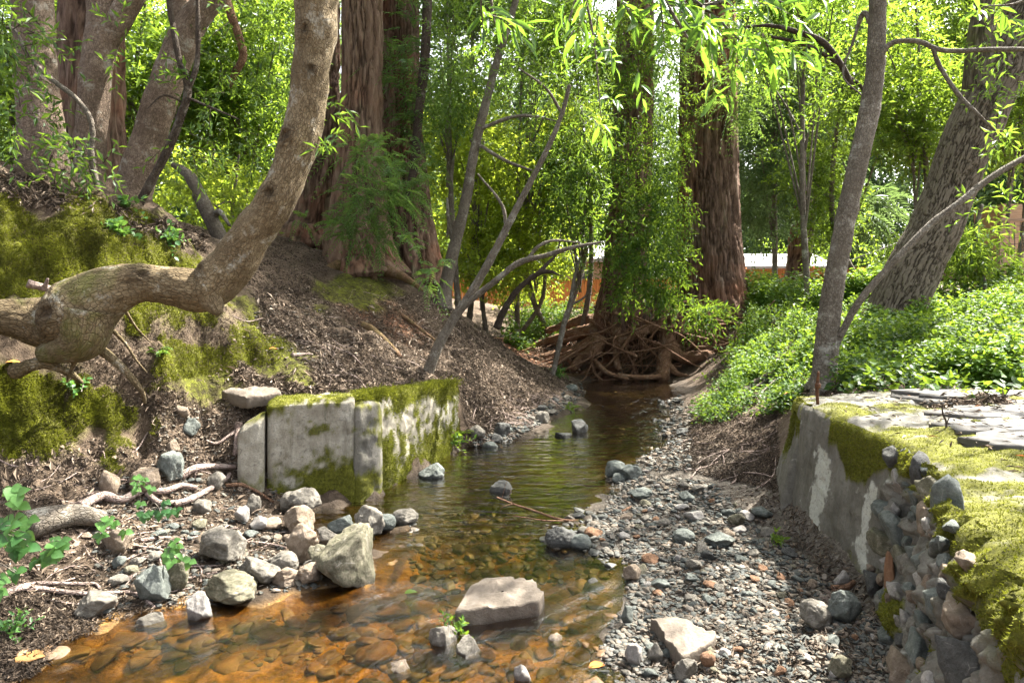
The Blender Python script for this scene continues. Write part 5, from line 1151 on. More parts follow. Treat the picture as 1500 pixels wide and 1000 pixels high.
# countable cobbles of the gravel bar, creek bed and rubble bank: copies of a dozen shapes
def cobbles():
    g = rs(900); protos = []
    for k in range(12):
        v, f = rock_shape(3000 + k, 3, [.1, .25, .55, .85][k % 4], .08); mb = MB(); mb.add(v, None, f); me_o = mb.build('cobble', M['s_grey']); protos.append(me_o)
    kinds = {'s_grey': 'grey', 's_blue': 'blue-grey', 's_tan': 'tan', 's_rust': 'rust-brown', 's_white': 'whitish', 's_dark': 'dark', 's_amber': 'amber', 's_moss': 'olive'}
    pre = {}
    for k, p in enumerate(protos):
        for mname in kinds:
            me = p.data.copy(); me.materials.clear(); me.materials.append(M[mname]); pre[k, mname] = me
    first = {}
    used = []
    def lay(n, region, where, mats, smin, smax, group, flat=.6, minz=-9):
        made = 0; tr = 0
        while made < n and tr < 6000:
            tr += 1; x, y = region(g)
            if x is None: continue
            b = G(x, y)
            if b[2] < minz: continue
            w = smin + (smax - smin) * g.random() ** 2.2
            if any((x - a) ** 2 + ((y - c) * 1.6) ** 2 < ((w + d) * .42) ** 2 for a, c, d in used): continue
            used.append((x, y, w)); r = w / 2 / F * b[1]; k = int(g.integers(0, 12)); mn = mats[int(g.integers(0, len(mats)))]
            o = protos[k].copy(); o.data = pre[k, mn]; COL.objects.link(o)
            sz = r * flat * g.uniform(.7, 1.2); o.location = (b[0], b[1], b[2] + r * .3 if minz > -9 or flat > .55 else min(b[2] + r * .2, -.018 - sz)); o.scale = (r, r * g.uniform(.65, 1), sz); o.rotation_euler = (g.normal(0, .22), g.normal(0, .22), g.uniform(0, 6.28))
            tag(o, f'{kinds[mn]} {"rounded" if k % 4 < 2 else "angular"} cobble {where}', 'cobble', f'{kinds[mn]} cobbles {group}'); made += 1
    def quad(*c):
        c = np.array(c, float)
        def f(g):
            u, v = g.random(2); return (1 - v) * ((1 - u) * c[0] + u * c[1]) + v * ((1 - u) * c[3] + u * c[2])
        return f
    GB = ['s_grey', 's_blue', 's_blue', 's_grey', 's_tan', 's_dark', 's_moss', 's_white', 's_rust', 's_grey', 's_blue']
    lay(62, quad((905, 700), (1050, 715), (1130, 790), (900, 790)), 'on the upper gravel bar', GB, 10, 26, 'on the upper gravel bar')
    lay(60, quad((930, 800), (1150, 800), (1290, 930), (950, 890)), 'on the middle gravel bar', GB, 10, 30, 'on the middle gravel bar')
    lay(36, quad((900, 950), (1290, 930), (1300, 998), (880, 998)), 'on the near gravel bar', GB, 14, 34, 'on the near gravel bar')
    lay(14, quad((830, 775), (900, 770), (905, 805), (840, 815)), 'on the tip of the gravel bar', GB, 12, 26, 'on the bar tip')
    lay(24, quad((100, 930), (600, 890), (860, 900), (860, 990)), 'under the amber riffle', ['s_amber', 's_amber', 's_rust', 's_amber', 's_amber'], 30, 90, 'under the riffle', .42)
    lay(62, quad((120, 780), (420, 760), (470, 850), (180, 870)), 'in the rubble bank beside the creek', ['s_grey', 's_grey', 's_tan', 's_blue', 's_moss'], 11, 34, 'in the rubble bank')
    lay(16, quad((700, 660), (830, 615), (850, 560), (780, 610)), 'along the foot of the littered slope', ['s_grey', 's_dark', 's_blue'], 9, 20, 'along the slope foot')
    lay(12, quad((960, 585), (1010, 590), (1000, 650), (900, 640)), 'in the upper stream', ['s_tan', 's_grey', 's_dark'], 10, 22, 'in the upper stream')
    for p in protos: bpy.data.objects.remove(p)
cobbles()

def gravel():
    g = rs(950); v0, f0 = ico(1); v1, f1 = ico(2)
    def scatter(mb, px, py, smin, smax, tint, flat=.45, sink=.3, big=False):
        # ground points by marching all pixels together
        Y = np.full(len(px), 4.0); lo = np.full(len(px), 1.6); hi = np.full(len(px), 16.)
        for _ in range(22):
            Y = (lo + hi) / 2; x = (px - 750) / F * Y; z = CAMZ + (HZ - py) / F * Y; under = z < h(x, Y); hi = np.where(under, Y, hi); lo = np.where(under, lo, Y)
        x = (px - 750) / F * Y; z = h(x, Y); n = len(px); r = (smin + (smax - smin) * g.random(n) ** 2.5)
        v, f = (v1, f1) if big else (v0, f0); k = len(v)
        if big: shp = np.array([rock_shape(5000 + q_, 2, [.15, .35, .7, .9][q_ % 4], .06)[0] for q_ in range(14)])[g.integers(0, 14, n)]
        sc = np.stack([r, r * g.uniform(.6, 1, n), r * flat * g.uniform(.6, 1.2, n)], -1); a = g.uniform(0, 6.28, n); ca, sa = np.cos(a), np.sin(a)
        jit = 1 + .22 * g.normal(size=(n, k)); jit = np.clip(jit, .6, 1.35) if not big else 1 + .1 * g.normal(size=(n, k))
        L = (shp if big else v[None] * jit[..., None]) * sc[:, None]; V = np.stack([L[..., 0] * ca[:, None] - L[..., 1] * sa[:, None], L[..., 0] * sa[:, None] + L[..., 1] * ca[:, None], L[..., 2] + g.normal(0, .2, (n, 1)) * L[..., 0]], -1)
        V += np.stack([x, Y, z + sc[:, 2] * (1 - 2 * sink)], -1)[:, None]
        mb.add(V.reshape(-1, 3), None, (f[None] + (np.arange(n) * k)[:, None, None]).reshape(-1, 3), tint=np.repeat(tint(n), k))
    def quad(n, *c):
        c = np.array(c, float); u, v = g.random((2, n))[..., None]; p = (1 - v) * ((1 - u) * c[0] + u * c[1]) + v * ((1 - u) * c[3] + u * c[2]); return p[:, 0], p[:, 1]
    mb = MB(); mix = lambda n: np.clip(g.beta(1.3, 1.7, n) * .98, 0, .95)
    scatter(mb, *quad(2600, (895, 690), (1040, 705), (1140, 800), (880, 790)), .008, .03, mix, big=True)
    scatter(mb, *quad(4200, (910, 790), (1150, 790), (1300, 930), (920, 920)), .007, .028, mix, big=True)
    scatter(mb, *quad(4200, (900, 900), (1300, 900), (1330, 1010), (860, 1010)), .006, .024, mix, big=True)
    scatter(mb, *quad(600, (820, 772), (900, 770), (905, 815), (835, 815)), .008, .026, mix, big=True)
    scatter(mb, *quad(900, (955, 578), (1012, 590), (1010, 690), (925, 692)), .01, .045, mix, big=True)
    tag(mb.build('gravel', M['gravel']), kind='stuff')
    mb = MB(); scatter(mb, *quad(1500, (120, 700), (420, 690), (480, 860), (150, 900)), .008, .03, mix, big=True)
    scatter(mb, *quad(500, (240, 600), (360, 590), (350, 690), (220, 690)), .006, .022, lambda n: g.uniform(.4, .9, n), big=True)
    scatter(mb, *quad(500, (400, 420), (520, 480), (500, 550), (330, 500)), .006, .02, lambda n: g.uniform(.4, .95, n))
    scatter(mb, *quad(700, (690, 650), (850, 560), (860, 580), (720, 665)), .01, .035, lambda n: g.uniform(0, .6, n))
    tag(mb.build('bank_rubble', M['gravel']), kind='stuff')
    mb = MB(); scatter(mb, *quad(800, (0, 960), (620, 870), (900, 860), (880, 1005)), .012, .09, lambda n: np.where(g.random(n) < .85, g.uniform(.97, 1.0, n), g.uniform(.5, .8, n)), .34, .6, True)
    scatter(mb, *quad(700, (600, 750), (880, 740), (900, 850), (600, 880)), .012, .06, lambda n: g.uniform(.0, .75, n), .5, .4, True)
    scatter(mb, *quad(300, (860, 560), (1000, 570), (980, 640), (880, 650)), .02, .06, lambda n: g.uniform(.0, .75, n), .5, .35, True)
    tag(mb.build('creek_bed_stones', M['gravel']), kind='stuff')
gravel()

# ------------------------------------------------------------------ ground cover
def pix_ground(px, py, far=40.0):
    lo = np.full(len(px), 1.3); hi = np.full(len(px), float(far))
    Ys = np.exp(np.linspace(math.log(1.3), math.log(far), 70)); best = np.full(len(px), -1)
    prev = np.full(len(px), 1.3); done = np.zeros(len(px), bool)
    for Y in Ys[1:]:
        x = (px - 750) / F * Y; z = CAMZ + (HZ - py) / F * Y; u = (z < h(x, np.full(len(px), Y))) & ~done
        lo[u] = prev[u]; hi[u] = Y; done |= u; prev[:] = Y
    for _ in range(12):
        Y = (lo + hi) / 2; x = (px - 750) / F * Y; z = CAMZ + (HZ - py) / F * Y; u = z < h(x, Y); hi = np.where(u, Y, hi); lo = np.where(u, lo, Y)
    Y = hi; x = (px - 750) / F * Y; return x[done], Y[done], h(x, Y)[done]
def poly_pts(poly, n, g):
    poly = np.array(poly, float); lo, hi = poly.min(0), poly.max(0); out = []
    while sum(map(len, out)) < n:
        p = g.uniform(lo, hi, (n * 2, 2)); ins = np.zeros(len(p), bool); j = len(poly) - 1
        for i in range(len(poly)):
            xi, yi = poly[i]; xj, yj = poly[j]
            c = ((yi > p[:, 1]) != (yj > p[:, 1])) & (p[:, 0] < (xj - xi) * (p[:, 1] - yi) / (yj - yi + 1e-12) + xi); ins ^= c; j = i
        out.append(p[ins])
    p = np.concatenate(out)[:n]; return p[:, 0], p[:, 1]

def bank_fuzz():
    g = rs(1000); mb = MB()
    px, py = poly_pts([(-30, 250), (150, 280), (290, 345), (300, 420), (420, 500), (410, 530), (240, 560), (245, 640), (200, 700), (-30, 720)], 120000, g)
    x, y, z = pix_ground(px, py, 12); m = moss_at(x, y, z); k = m > .35; x, y, z = x[k], y[k], z[k]
    n = hn(x, y); fuzz(mb, np.stack([x, y, z], -1), n, .02, g, .003, .6)
    tag(mb.build('bank_moss', M['moss_fuzz'], None, False), kind='stuff')
bank_fuzz()

def litter():
    g = rs(1010); mb = MB()
    def lay(poly, n, ll, lw, tint=(0, .9), lift=.012, tilt=.35):
        x, y, z = pix_ground(*poly_pts(poly, n, g), 16); k = z > .0; x, y, z = x[k], y[k], z[k]; m = moss_at(x, y, z); k = (m < .5) | (g.random(len(x)) < .05); x, y, z = x[k], y[k], z[k]; n_ = len(x)
        nn = nrm(hn(x, y) + g.normal(0, tilt, (n_, 3))); d = nrm(np.cross(nn, g.normal(size=(n_, 3)))); ln = ll * g.uniform(.4, 1.3, n_)
        put(mb, 'far', np.stack([x, y, z + lift * g.random(n_)], -1), frames(d, nn), ln, lw * g.uniform(.5, 1.3, n_), g.uniform(*tint, n_))
    slope = [(300, 540), (400, 420), (560, 420), (650, 440), (720, 480), (840, 560), (700, 640), (670, 570), (520, 585), (400, 590)]
    lay(slope, 60000, .032, .007, (0, .8))
    lay(slope, 9000, .05, .013, (.3, .98))
    lay(slope, 1200, .08, .03, (.35, .95))
    lay([(650, 450), (720, 480), (840, 560), (690, 660), (670, 570)], 14000, .04, .009, (0, .85))
    lay([(0, 640), (250, 650), (420, 700), (480, 830), (250, 900), (0, 930)], 12000, .035, .008, (0, .9))
    lay([(0, 650), (250, 660), (420, 720), (400, 800), (180, 830), (0, 880)], 600, .07, .026, (.2, .9))
    lay([(1000, 620), (1140, 600), (1140, 720), (1000, 690)], 15000, .03, .007, (0, .75))
    lay([(950, 700), (1150, 720), (1300, 900), (1310, 1000), (950, 1000)], 5200, .04, .011, (0, .8))
    lay([(960, 590), (1020, 600), (1010, 690), (940, 690)], 1500, .04, .01, (0, .8))
    lay([(1180, 560), (1500, 540), (1500, 600), (1180, 590)], 3000, .06, .014, (.1, .9))
    lay([(0, 250), (300, 340), (300, 370), (150, 320), (0, 290)], 4000, .07, .016, (.1, .9))
    lay([(200, 560), (420, 540), (400, 600), (330, 680), (230, 680)], 3500, .045, .01, (.1, .9))
    lay([(770, 500), (880, 470), (880, 550), (800, 545)], 5000, .1, .02, (.4, .9))
    lay([(60, 440), (330, 440), (420, 520), (250, 610), (100, 600)], 7000, .03, .007, (0, .8))
    lay([(320, 350), (480, 350), (480, 430), (380, 450)], 5000, .04, .01, (0, .8))
    lay([(0, 860), (160, 900), (80, 990), (0, 1000)], 3500, .03, .008, (0, .6))
    lay([(1000, 640), (1050, 540), (1100, 470), (1140, 560), (1010, 660)], 7000, .035, .008, (0, .8))
    lay([(740, 560), (760, 520), (900, 500), (860, 545)], 2500, .05, .01, (.2, .9))
    tag(mb.build('leaf_litter', M['litter'], None, False), kind='stuff')
    # litter and leaves fallen on the wall top
    mb = MB(); n = 700; x = g.uniform(1.9, 4.5, n); y = g.uniform(2.5, 4.9, n); nn = nrm(g.normal(0, .3, (n, 3)) + np.array([0, 0, 1.])); put(mb, 'far', np.stack([x, y, np.full(n, .915)], -1), frames(g.normal(size=(n, 3)) * np.array([1, 1, .1]), nn), .05 * g.uniform(.4, 1.2, n), np.full(n, .011), g.uniform(.1, 1, n))
    tag(mb.build('wall_top_litter', M['litter'], None, False), kind='stuff')
    mb = MB()      # fallen twigs
    for poly, n in ((slope, 110), ([(0, 650), (250, 660), (470, 760), (400, 850), (100, 900)], 70), ([(1000, 620), (1140, 600), (1140, 720), (1000, 690)], 50), ([(690, 600), (840, 560), (850, 580), (700, 660)], 140)):
        x, y, z = pix_ground(*poly_pts(poly, n, g), 16)
        for a, b, c in zip(x, y, z):
            L = g.uniform(.08, .4); t = g.uniform(0, 6.28); d = np.array([math.cos(t), math.sin(t)]) * L / 2; m0 = g.normal(0, .02, 2)
            p = [(a - d[0], b - d[1]), (a + m0[0], b + m0[1]), (a + d[0], b + d[1])]; zz = h(np.array([q[0] for q in p]), np.array([q[1] for q in p])) + .012
            if np.ptp(zz) > .5 * L: continue
            w = g.uniform(.002, .006); tube(mb, np.c_[np.array(p), zz], [w, w, w * .5], 5, 7, 'slim', 3)
    tag(mb.build('fallen_twigs', M['drift']), kind='stuff')
litter()

def ivy():
    g = rs(1100); mb = MB()
    def lay(poly, n, ll, hmax, tint, tm='far', far=40, ratio=.62, gap=-.15):
        x, y, z = pix_ground(*poly_pts(poly, n, g), far); pat = fbm(np.stack([x, y, 0 * x], -1) * 1.6, 3); k = (pat > gap) | (g.random(len(x)) < .12); x, y, z, pat = x[k], y[k], z[k], pat[k]
        n_ = len(x); hh = hmax * g.random(n_) ** 1.2 * (.25 + 1.2 * sstep(-.4, .6, pat + .4 * fbm(np.stack([x, y, 0 * x], -1) * 6, 2))); up = nrm(np.array([0, -.25, 1.]) + g.normal(0, .5, (n_, 3))); d = nrm(g.normal(size=(n_, 3)) * np.array([1, 1, .35]))
        ln = ll * g.uniform(.5, 1.3, n_); put(mb, tm, np.stack([x + g.normal(0, .04, n_), y + g.normal(0, .04, n_), z + hh], -1), frames(d, up), ln, ln * ratio, np.clip(g.uniform(*tint, n_) + .3 * pat + .35 * fbm(np.stack([x, y, 0 * x], -1) * .7 + 8, 2), 0, 1))
    lay([(1060, 590), (1085, 530), (1095, 470), (1110, 432), (1500, 430), (1500, 480), (1240, 500), (1200, 545), (1110, 565), (1060, 600)], 64000, .046, .28, (.1, 1))
    lay([(1240, 470), (1500, 455), (1500, 575), (1225, 575)], 22000, .055, .26, (0, .9), gap=-.05)
    lay([(1225, 545), (1500, 530), (1500, 582), (1230, 582)], 1500, .07, .18, (0, .7), 'ovate', ratio=.75, gap=-.1)
    lay([(1020, 600), (1060, 545), (1090, 500), (1190, 560), (1160, 605), (1010, 625)], 9000, .045, .14, (.1, .9), gap=-.1)
    lay([(1085, 430), (1500, 418), (1500, 445), (1085, 462)], 20000, .08, .36, (.15, 1), gap=-.2)
    lay([(735, 500), (760, 460), (880, 440), (880, 470), (800, 500), (770, 520)], 9000, .09, .35, (.4, 1))
    tag(mb.build('ivy_ground_cover', M['leaf_ivy'], None, False), kind='stuff')
    # thin arching stems rising from the cover
    mb = MB(); x, y, z = pix_ground(*poly_pts([(1040, 560), (1110, 440), (1480, 440), (1480, 560), (1230, 560)], 420, g))
    base = np.stack([x, y, z], -1); leafy(mb, base, g.normal(0, .5, base.shape) + np.array([0, 0, 1.]), .42, 9, .075, .044, g, 'far', .3, tint=(.2, 1), hang=.1)
    x, y, z = pix_ground(*poly_pts([(1240, 500), (1480, 480), (1500, 575), (1240, 575)], 90, g)); base = np.stack([x, y, z], -1); leafy(mb, base, g.normal(0, .7, base.shape) + np.array([0, 0, .8]), .22, 6, .09, .07, g, 'ovate', .3, tint=(0, .8), hang=.1)
    tag(mb.build('ivy_shoots', M['leaf_ivy'], None, False), kind='stuff')
ivy()

def fern(label, px, py, size, seed, nfr=7, mat='leaf_ivy'):
    g = rs(seed); b = G(px, py); root = thing('fern', label, 'fern', b); mb = MB()
    a = g.uniform(0, 6.28, nfr); d = np.stack([np.cos(a), np.sin(a) - .3, g.uniform(.5, 1.1, nfr)], -1)
    spray(mb, np.repeat(b[None], nfr, 0), d, size, g, 13, size * .32, size * .07, .55, (.3, 1)); mb.build('fronds', M[mat], root, False)
fern('small green fern growing from the bare earth under the bent trunk', 235, 522, .17, 1, 8)
fern('pale fern at the far corner of the long concrete block', 672, 640, .2, 2, 9)
fern('tuft of fern among grass where the slope meets the upper stream', 835, 600, .22, 3, 7)
def leafy_plant(name, label, cat, px, py, n, L, ll, lw, seed, tint=(.3, 1), mat='leaf_ivy', up=1.0, at=None):
    g = rs(seed); b = G(px, py) if at is None else at; root = thing(name, label, cat, b); mb = MB(); st = MB()
    leafy(mb, np.repeat(b[None], n, 0) + g.normal(0, .02, (n, 3)) * np.array([1, 1, 0]), g.normal(0, .55, (n, 3)) + np.array([0, -.1, up]), L, 7, ll, lw, g, 'ovate', .3, tint=tint, hang=.05, stem=st)
    mb.build('leaves', M[mat], root); tag(st.build('stems', M['slim'], root), kind='stuff')
leafy_plant('green_plant', 'little green plant sprouting from the two lumps of rock midstream', 'plant', 668, 935, 12, .12, .035, .014, 11, at=P(666, 930, 3.22))
leafy_plant('green_plant', 'leafy green plant hanging on the face of the long concrete block', 'plant', 664, 655, 12, .22, .05, .024, 12)
leafy_plant('yellow_plant', 'tiny yellow-leaved plant on the gravel beside the wall foot', 'plant', 1132, 798, 8, .09, .035, .02, 13, (.8, 1), 'leaf_sun')
leafy_plant('strawberry_plant', 'patch of bright leaves on the moss below the leaning trunk', 'plant', 172, 345, 12, .18, .06, .05, 14, (.4, 1), 'leaf_bramble', .7)
leafy_plant('strawberry_plant', 'bright leaves near the crest of the mossy bank by the dark sapling', 'plant', 180, 305, 9, .17, .06, .05, 15, (.4, 1), 'leaf_bramble', .7)
leafy_plant('strawberry_plant', 'scattered bright leaves on the end of the mossy bank', 'plant', 245, 355, 12, .2, .05, .04, 16, (.3, 1), 'leaf_bramble', .7)
leafy_plant('green_plant', 'grassy green clump at the foot of the lone sapling', 'plant', 818, 552, 12, .2, .12, .016, 17, (.5, 1), 'leaf_bramble')
leafy_plant('green_plant', 'small pale seedlings on the earth ledge under the elbowed trunk', 'plant', 110, 575, 9, .12, .035, .03, 18, (.3, 1), 'leaf_bramble')
leafy_plant('green_plant', 'bushy green sprigs growing out of the washed-out roots', 'plant', 1002, 520, 14, .4, .07, .025, 19, (.3, 1))
leafy_plant('green_plant', 'mossy green tuft at the lower left water edge', 'plant', 22, 925, 30, .1, .025, .012, 20, (.3, 1), 'leaf_bramble')

def bramble():
    g = rs(1200)
    spec = [('pale sunlit bramble leaves arching in beside the mossy bank', (-40, 790, 3.1), (60, 712, 3.05), 3, .1, (.8, 1)),
            ('dark green bramble leaves at the edge above the old log', (-60, 800, 3.0), (38, 790, 2.95), 5, .1, (.1, .5)),
            ('low bramble sprig with lobed leaves under the darker one', (-40, 850, 2.9), (22, 838, 2.85), 3, .08, (.3, .7)),
            ('bramble sprig of bright leaflets among the grey rocks', (230, 800, 3.7), (268, 812, 3.5), 4, .075, (.5, 1)),
            ('dusty blue-green bramble leaves beside the driftwood', (215, 745, 4.0), (240, 760, 3.8), 4, .075, (0, .2)),
            ('bright three-leaved bramble sprig over the old log', (140, 790, 3.6), (165, 775, 3.5), 3, .08, (.6, 1)),
            ('small bright leaflets in front of the smooth tan rock', (195, 725, 4.1), (205, 708, 4.0), 3, .07, (.6, 1)),
            ('bramble leaves low on the left edge by the pale stick', (80, 815, 3.1), (75, 808, 2.95), 4, .09, (.2, .7))]
    for k, (lb, a, t, n, ll, tint) in enumerate(spec):
        A = P(*a); T_ = P(*t); root = thing('bramble', lb, 'bramble', A); st = MB(); lv = MB()
        tube(st, [A, (A + T_) / 2 + np.array([0, 0, .06]), T_], [.003, .0028, .002], 6, 16, 'slim', k)
        n = n * 2; ll = ll * .66
        for j in range(n):
            c = A + (T_ - A) * g.uniform(.55, 1.05) + g.normal(0, .035, 3) * np.array([1.3, 1, 1.1]); tb = g.uniform(*tint)
            q0 = A + (T_ - A) * .6 + np.array([0, 0, .04]); tube(st, [q0, (q0 + c) / 2 + np.array([0, 0, .015]), c], [.0018, .0016, .0012], 5, 8, 'slim', k)
            for q, an in enumerate((-1.25, 0, 1.25)):
                d0 = g.uniform(-.4, .4) + an; tl = g.normal(0, .35); d = np.array([math.sin(d0), -.55 * math.cos(d0), -.35 * math.cos(d0) + tl])
                # serrated lobed leaflet
                mm = 27; ty = np.linspace(0, 1, mm); wd = np.sin(np.pi * ty ** .62) ** .95 * .4 * (1 + .3 * (np.arange(mm) % 2 - .5)); z = -.25 * ty ** 2
                V = np.concatenate([np.c_[-wd, ty, z + .1 * wd], np.c_[0 * ty, ty, z], np.c_[wd, ty, z + .1 * wd]]) * ll * (1 if q == 1 else .85)
                fr = frames(d[None], np.array([[g.normal(0, .35), -.75, .8]]))[0]; i = np.arange(mm - 1); qd = np.concatenate([np.stack([i, i + mm, i + mm + 1, i + 1], -1), np.stack([i + mm, i + 2 * mm, i + 2 * mm + 1, i + mm + 1], -1)])
                lv.add(V @ fr.T + c, qd, tint=np.clip(tb + g.normal(0, .08), 0, 1))
        tag(st.build('stems', M['slim'], root), kind='stuff'); lv.build('leaves', M['leaf_bramble'], root)
bramble()

# ------------------------------------------------------------------ driftwood and sticks
def stick(name, label, cat, pts, w, mat='drift', seed=0, branches=(), w1=None, on=True):
    b = MB()
    def conv(l):
        out = []
        for p in l:
            if len(p) == 3: out.append(P(*p))
            else:
                q = G(*p); q[2] += w * .8; out.append(q)
        return np.array(out)
    p = conv(pts); n = len(p); tube(b, p, np.linspace(w, w1 if w1 else w * .55, n), 12, None, 'bay', seed)
    for l, w2 in branches: q = conv(l); tube(b, q, np.linspace(w2, w2 * .5, len(q)), 9, None, 'bay', seed + 1)
    return tag(b.build(name, M[mat]), label, cat)
stick('driftwood', 'thick pale crooked driftwood limb lying across the rubble bank', 'driftwood', [(115, 750), (150, 735), (178, 738), (210, 728), (240, 725), (265, 718), (288, 722)], .032, seed=1, branches=[([(215, 730), (235, 742), (270, 740), (285, 735)], .02)])
stick('driftwood', 'pale driftwood stick rising toward the foot of the concrete block', 'driftwood', [(255, 745), (280, 738), (305, 722), (330, 706), (337, 700)], .024, seed=2)
stick('driftwood', 'smooth pale driftwood curve behind the round cobble', 'driftwood', [(265, 705), (285, 692), (310, 690), (345, 690)], .03, seed=3)
stick('root_stick', 'dark twisted root ending against the largest concrete block', 'stick', [(330, 714), (355, 714), (375, 722), (388, 730), (400, 738)], .016, 'root', 4)
stick('driftwood', 'long pale forked stick lying at the bottom of the rubble bank', 'stick', [(0, 875), (40, 868), (100, 872), (150, 873), (195, 872), (215, 885), (226, 893)], .014, seed=5, branches=[([(5, 872), (50, 860), (110, 858), (138, 860), (146, 865)], .012)])
stick('stick', 'straight thin stick crossing the litter among the rocks', 'stick', [(205, 795), (240, 790), (270, 792), (300, 787)], .012, seed=6)
stick('stump_root', 'weathered root stub with a long thin tail on the bare earth', 'root', [(350, 632), (348, 645), (346, 665), (343, 672)], .03, seed=7, branches=[([(350, 638), (335, 648), (318, 655), (302, 655)], .016)])
stick('log', 'grey weathered rotting log half sunk in leaf litter', 'log', [(38, 790), (70, 782), (110, 774), (150, 778)], .085, 'slim', 8, w1=.05)
stick('fallen_branch', 'thin dark branch bridging the pool from the gravel bar', 'branch', [(925, 745), (895, 755, 4.95), (850, 762, 4.85), (820, 760, 4.8), (780, 747, 4.95), (752, 738, 5.05), (728, 728, 5.1)], .012, 'root', 9, branches=[([(850, 762, 4.85), (800, 762, 4.75), (752, 755, 4.8)], .006), ([(752, 738, 5.05), (736, 742, 5.0), (732, 750, 5.0)], .004), ([(752, 738, 5.05), (747, 728, 5.0), (748, 718, 5.0)], .003), ([(735, 730, 5.1), (742, 705, 5.1)], .003)])
stick('stick', 'short pale stick on the littered slope below the mossy bank', 'stick', [(428, 524), (445, 521), (458, 522)], .018, seed=10)
stick('stick', 'small sawn pale limb lying behind the bent trunk', 'stick', [(40, 415, 4.6), (60, 420, 4.65), (84, 426, 4.7)], .03, 'drift', 11, branches=[([(66, 420, 4.65), (70, 408, 4.63)], .016)], w1=.022)
stick('stick', 'dry curled piece of driftwood at the foot of the stone wall', 'driftwood', [(1218, 868), (1238, 866), (1252, 857)], .02, 'root', 12, w1=.012)
stick('branch', 'mossy fallen limb leaning on the ivy bank near the wall', 'branch', [(1080, 585), (1100, 568), (1130, 552), (1165, 545)], .04, 'slim', 13, branches=[([(1095, 580), (1120, 562), (1140, 552)], .02), ([(1075, 590), (1105, 585), (1140, 556)], .018)])
def drybunch():
    g = rs(1300); mb = MB(); c = G(1222, 890)
    for k in range(90):
        a = c + g.normal(0, .03, 3) * np.array([1, 1, .3]) + np.array([0, 0, .04]); d = nrm(g.normal(size=3) * np.array([1, 1, .6])); tube(mb, [a, a + d * .04, a + d * .08 + np.array([0, 0, -.03])], [.0012, .001, .0006], 4, 6, 'slim', k)
    tag(mb.build('root_fibre_tuft', M['drift']), 'pale tuft of dry root fibres caught by the big blue-grey cobble', 'root fibres')
drybunch()
def fallen_leaf(label, px, py, mat, tint, sz, seed, z=None):
    g = rs(seed); b = G(px, py) if z is None else P(px, py, (CAMZ - z) / (py - HZ) * F); b = b + np.array([0, 0, .02]); mb = MB(); put(mb, 'ovate', b[None], frames(np.array([[1, .3, .05]]), np.array([[.1, -.2, 1.]])), np.array([sz]), np.array([sz * .5]), np.array([tint]))
    tag(mb.build('fallen_leaf', M[mat]), label, 'leaf')
fallen_leaf('single yellow leaf floating at the head of the riffle', 592, 874, 'leaf_sun', 1.0, .07, 1, .005)
fallen_leaf('bright orange dry leaf resting on the mossy slope', 394, 516, 'litter', 1.0, .07, 2)
fallen_leaf('orange leaf lying on the ledge at the left edge', 8, 540, 'litter', 1.0, .09, 3)
fallen_leaf('orange maple-coloured leaf on the wet gravel near the bottom', 862, 985, 'litter', 1.0, .08, 4)

# ------------------------------------------------------------------ fence, houses, cable
def box(mb, c, s, rz=0):
    v = np.array([(x, y, z) for x in (-.5, .5) for y in (-.5, .5) for z in (-.5, .5)]) * np.array(s); a = math.cos(rz), math.sin(rz)
    v = np.c_[v[:, 0] * a[0] - v[:, 1] * a[1], v[:, 0] * a[1] + v[:, 1] * a[0], v[:, 2]] + np.array(c)
    mb.add(v, [(0, 1, 3, 2), (4, 6, 7, 5), (0, 4, 5, 1), (2, 3, 7, 6), (0, 2, 6, 4), (1, 5, 7, 3)])
def fence(label, p0, p1, zb, zt, seed):
    g = rs(seed); p0 = np.array(p0, float); p1 = np.array(p1, float); L = np.linalg.norm(p1 - p0); d = (p1 - p0) / L; rz = math.atan2(d[1], d[0])
    root = thing('board_fence', label, 'fence', (*((p0 + p1) / 2), zb)); mb = MB(); n = int(L / .15)
    for k in range(n):
        q = p0 + d * (k + .5) * L / n; box(mb, (q[0] - d[1] * g.normal(0, .003), q[1], (zb + zt) / 2 + g.normal(0, .006)), (L / n - .008, .02, zt - zb), rz)
    mb.build('board_panel', M['fence'], root, False)
    for k in range(int(L / 2.2) + 1):
        q = p0 + d * min(k * 2.2, L); b = MB(); box(b, (q[0], q[1] - .06, (zb + zt) / 2 + .05), (.1, .1, zt - zb + .1), rz); b.build('post', M['fence'], root, False)
    b = MB(); m_ = (p0 + p1) / 2; box(b, (m_[0], m_[1], zt + .02), (L, .1, .035), rz); b.build('cap_rail', M['fence'], root, False)
a, b_ = P(640, 450, 24), P(1010, 450, 26); fence('orange board fence glimpsed behind the far bank left of the root-bound redwood', a[:2], b_[:2], .6, 2.1, 1)
a, b_ = P(1090, 420, 24), P(1360, 420, 21); fence('orange board fence showing beyond the ivy beside the slim tree', a[:2], b_[:2], 1.2, 2.42, 2)
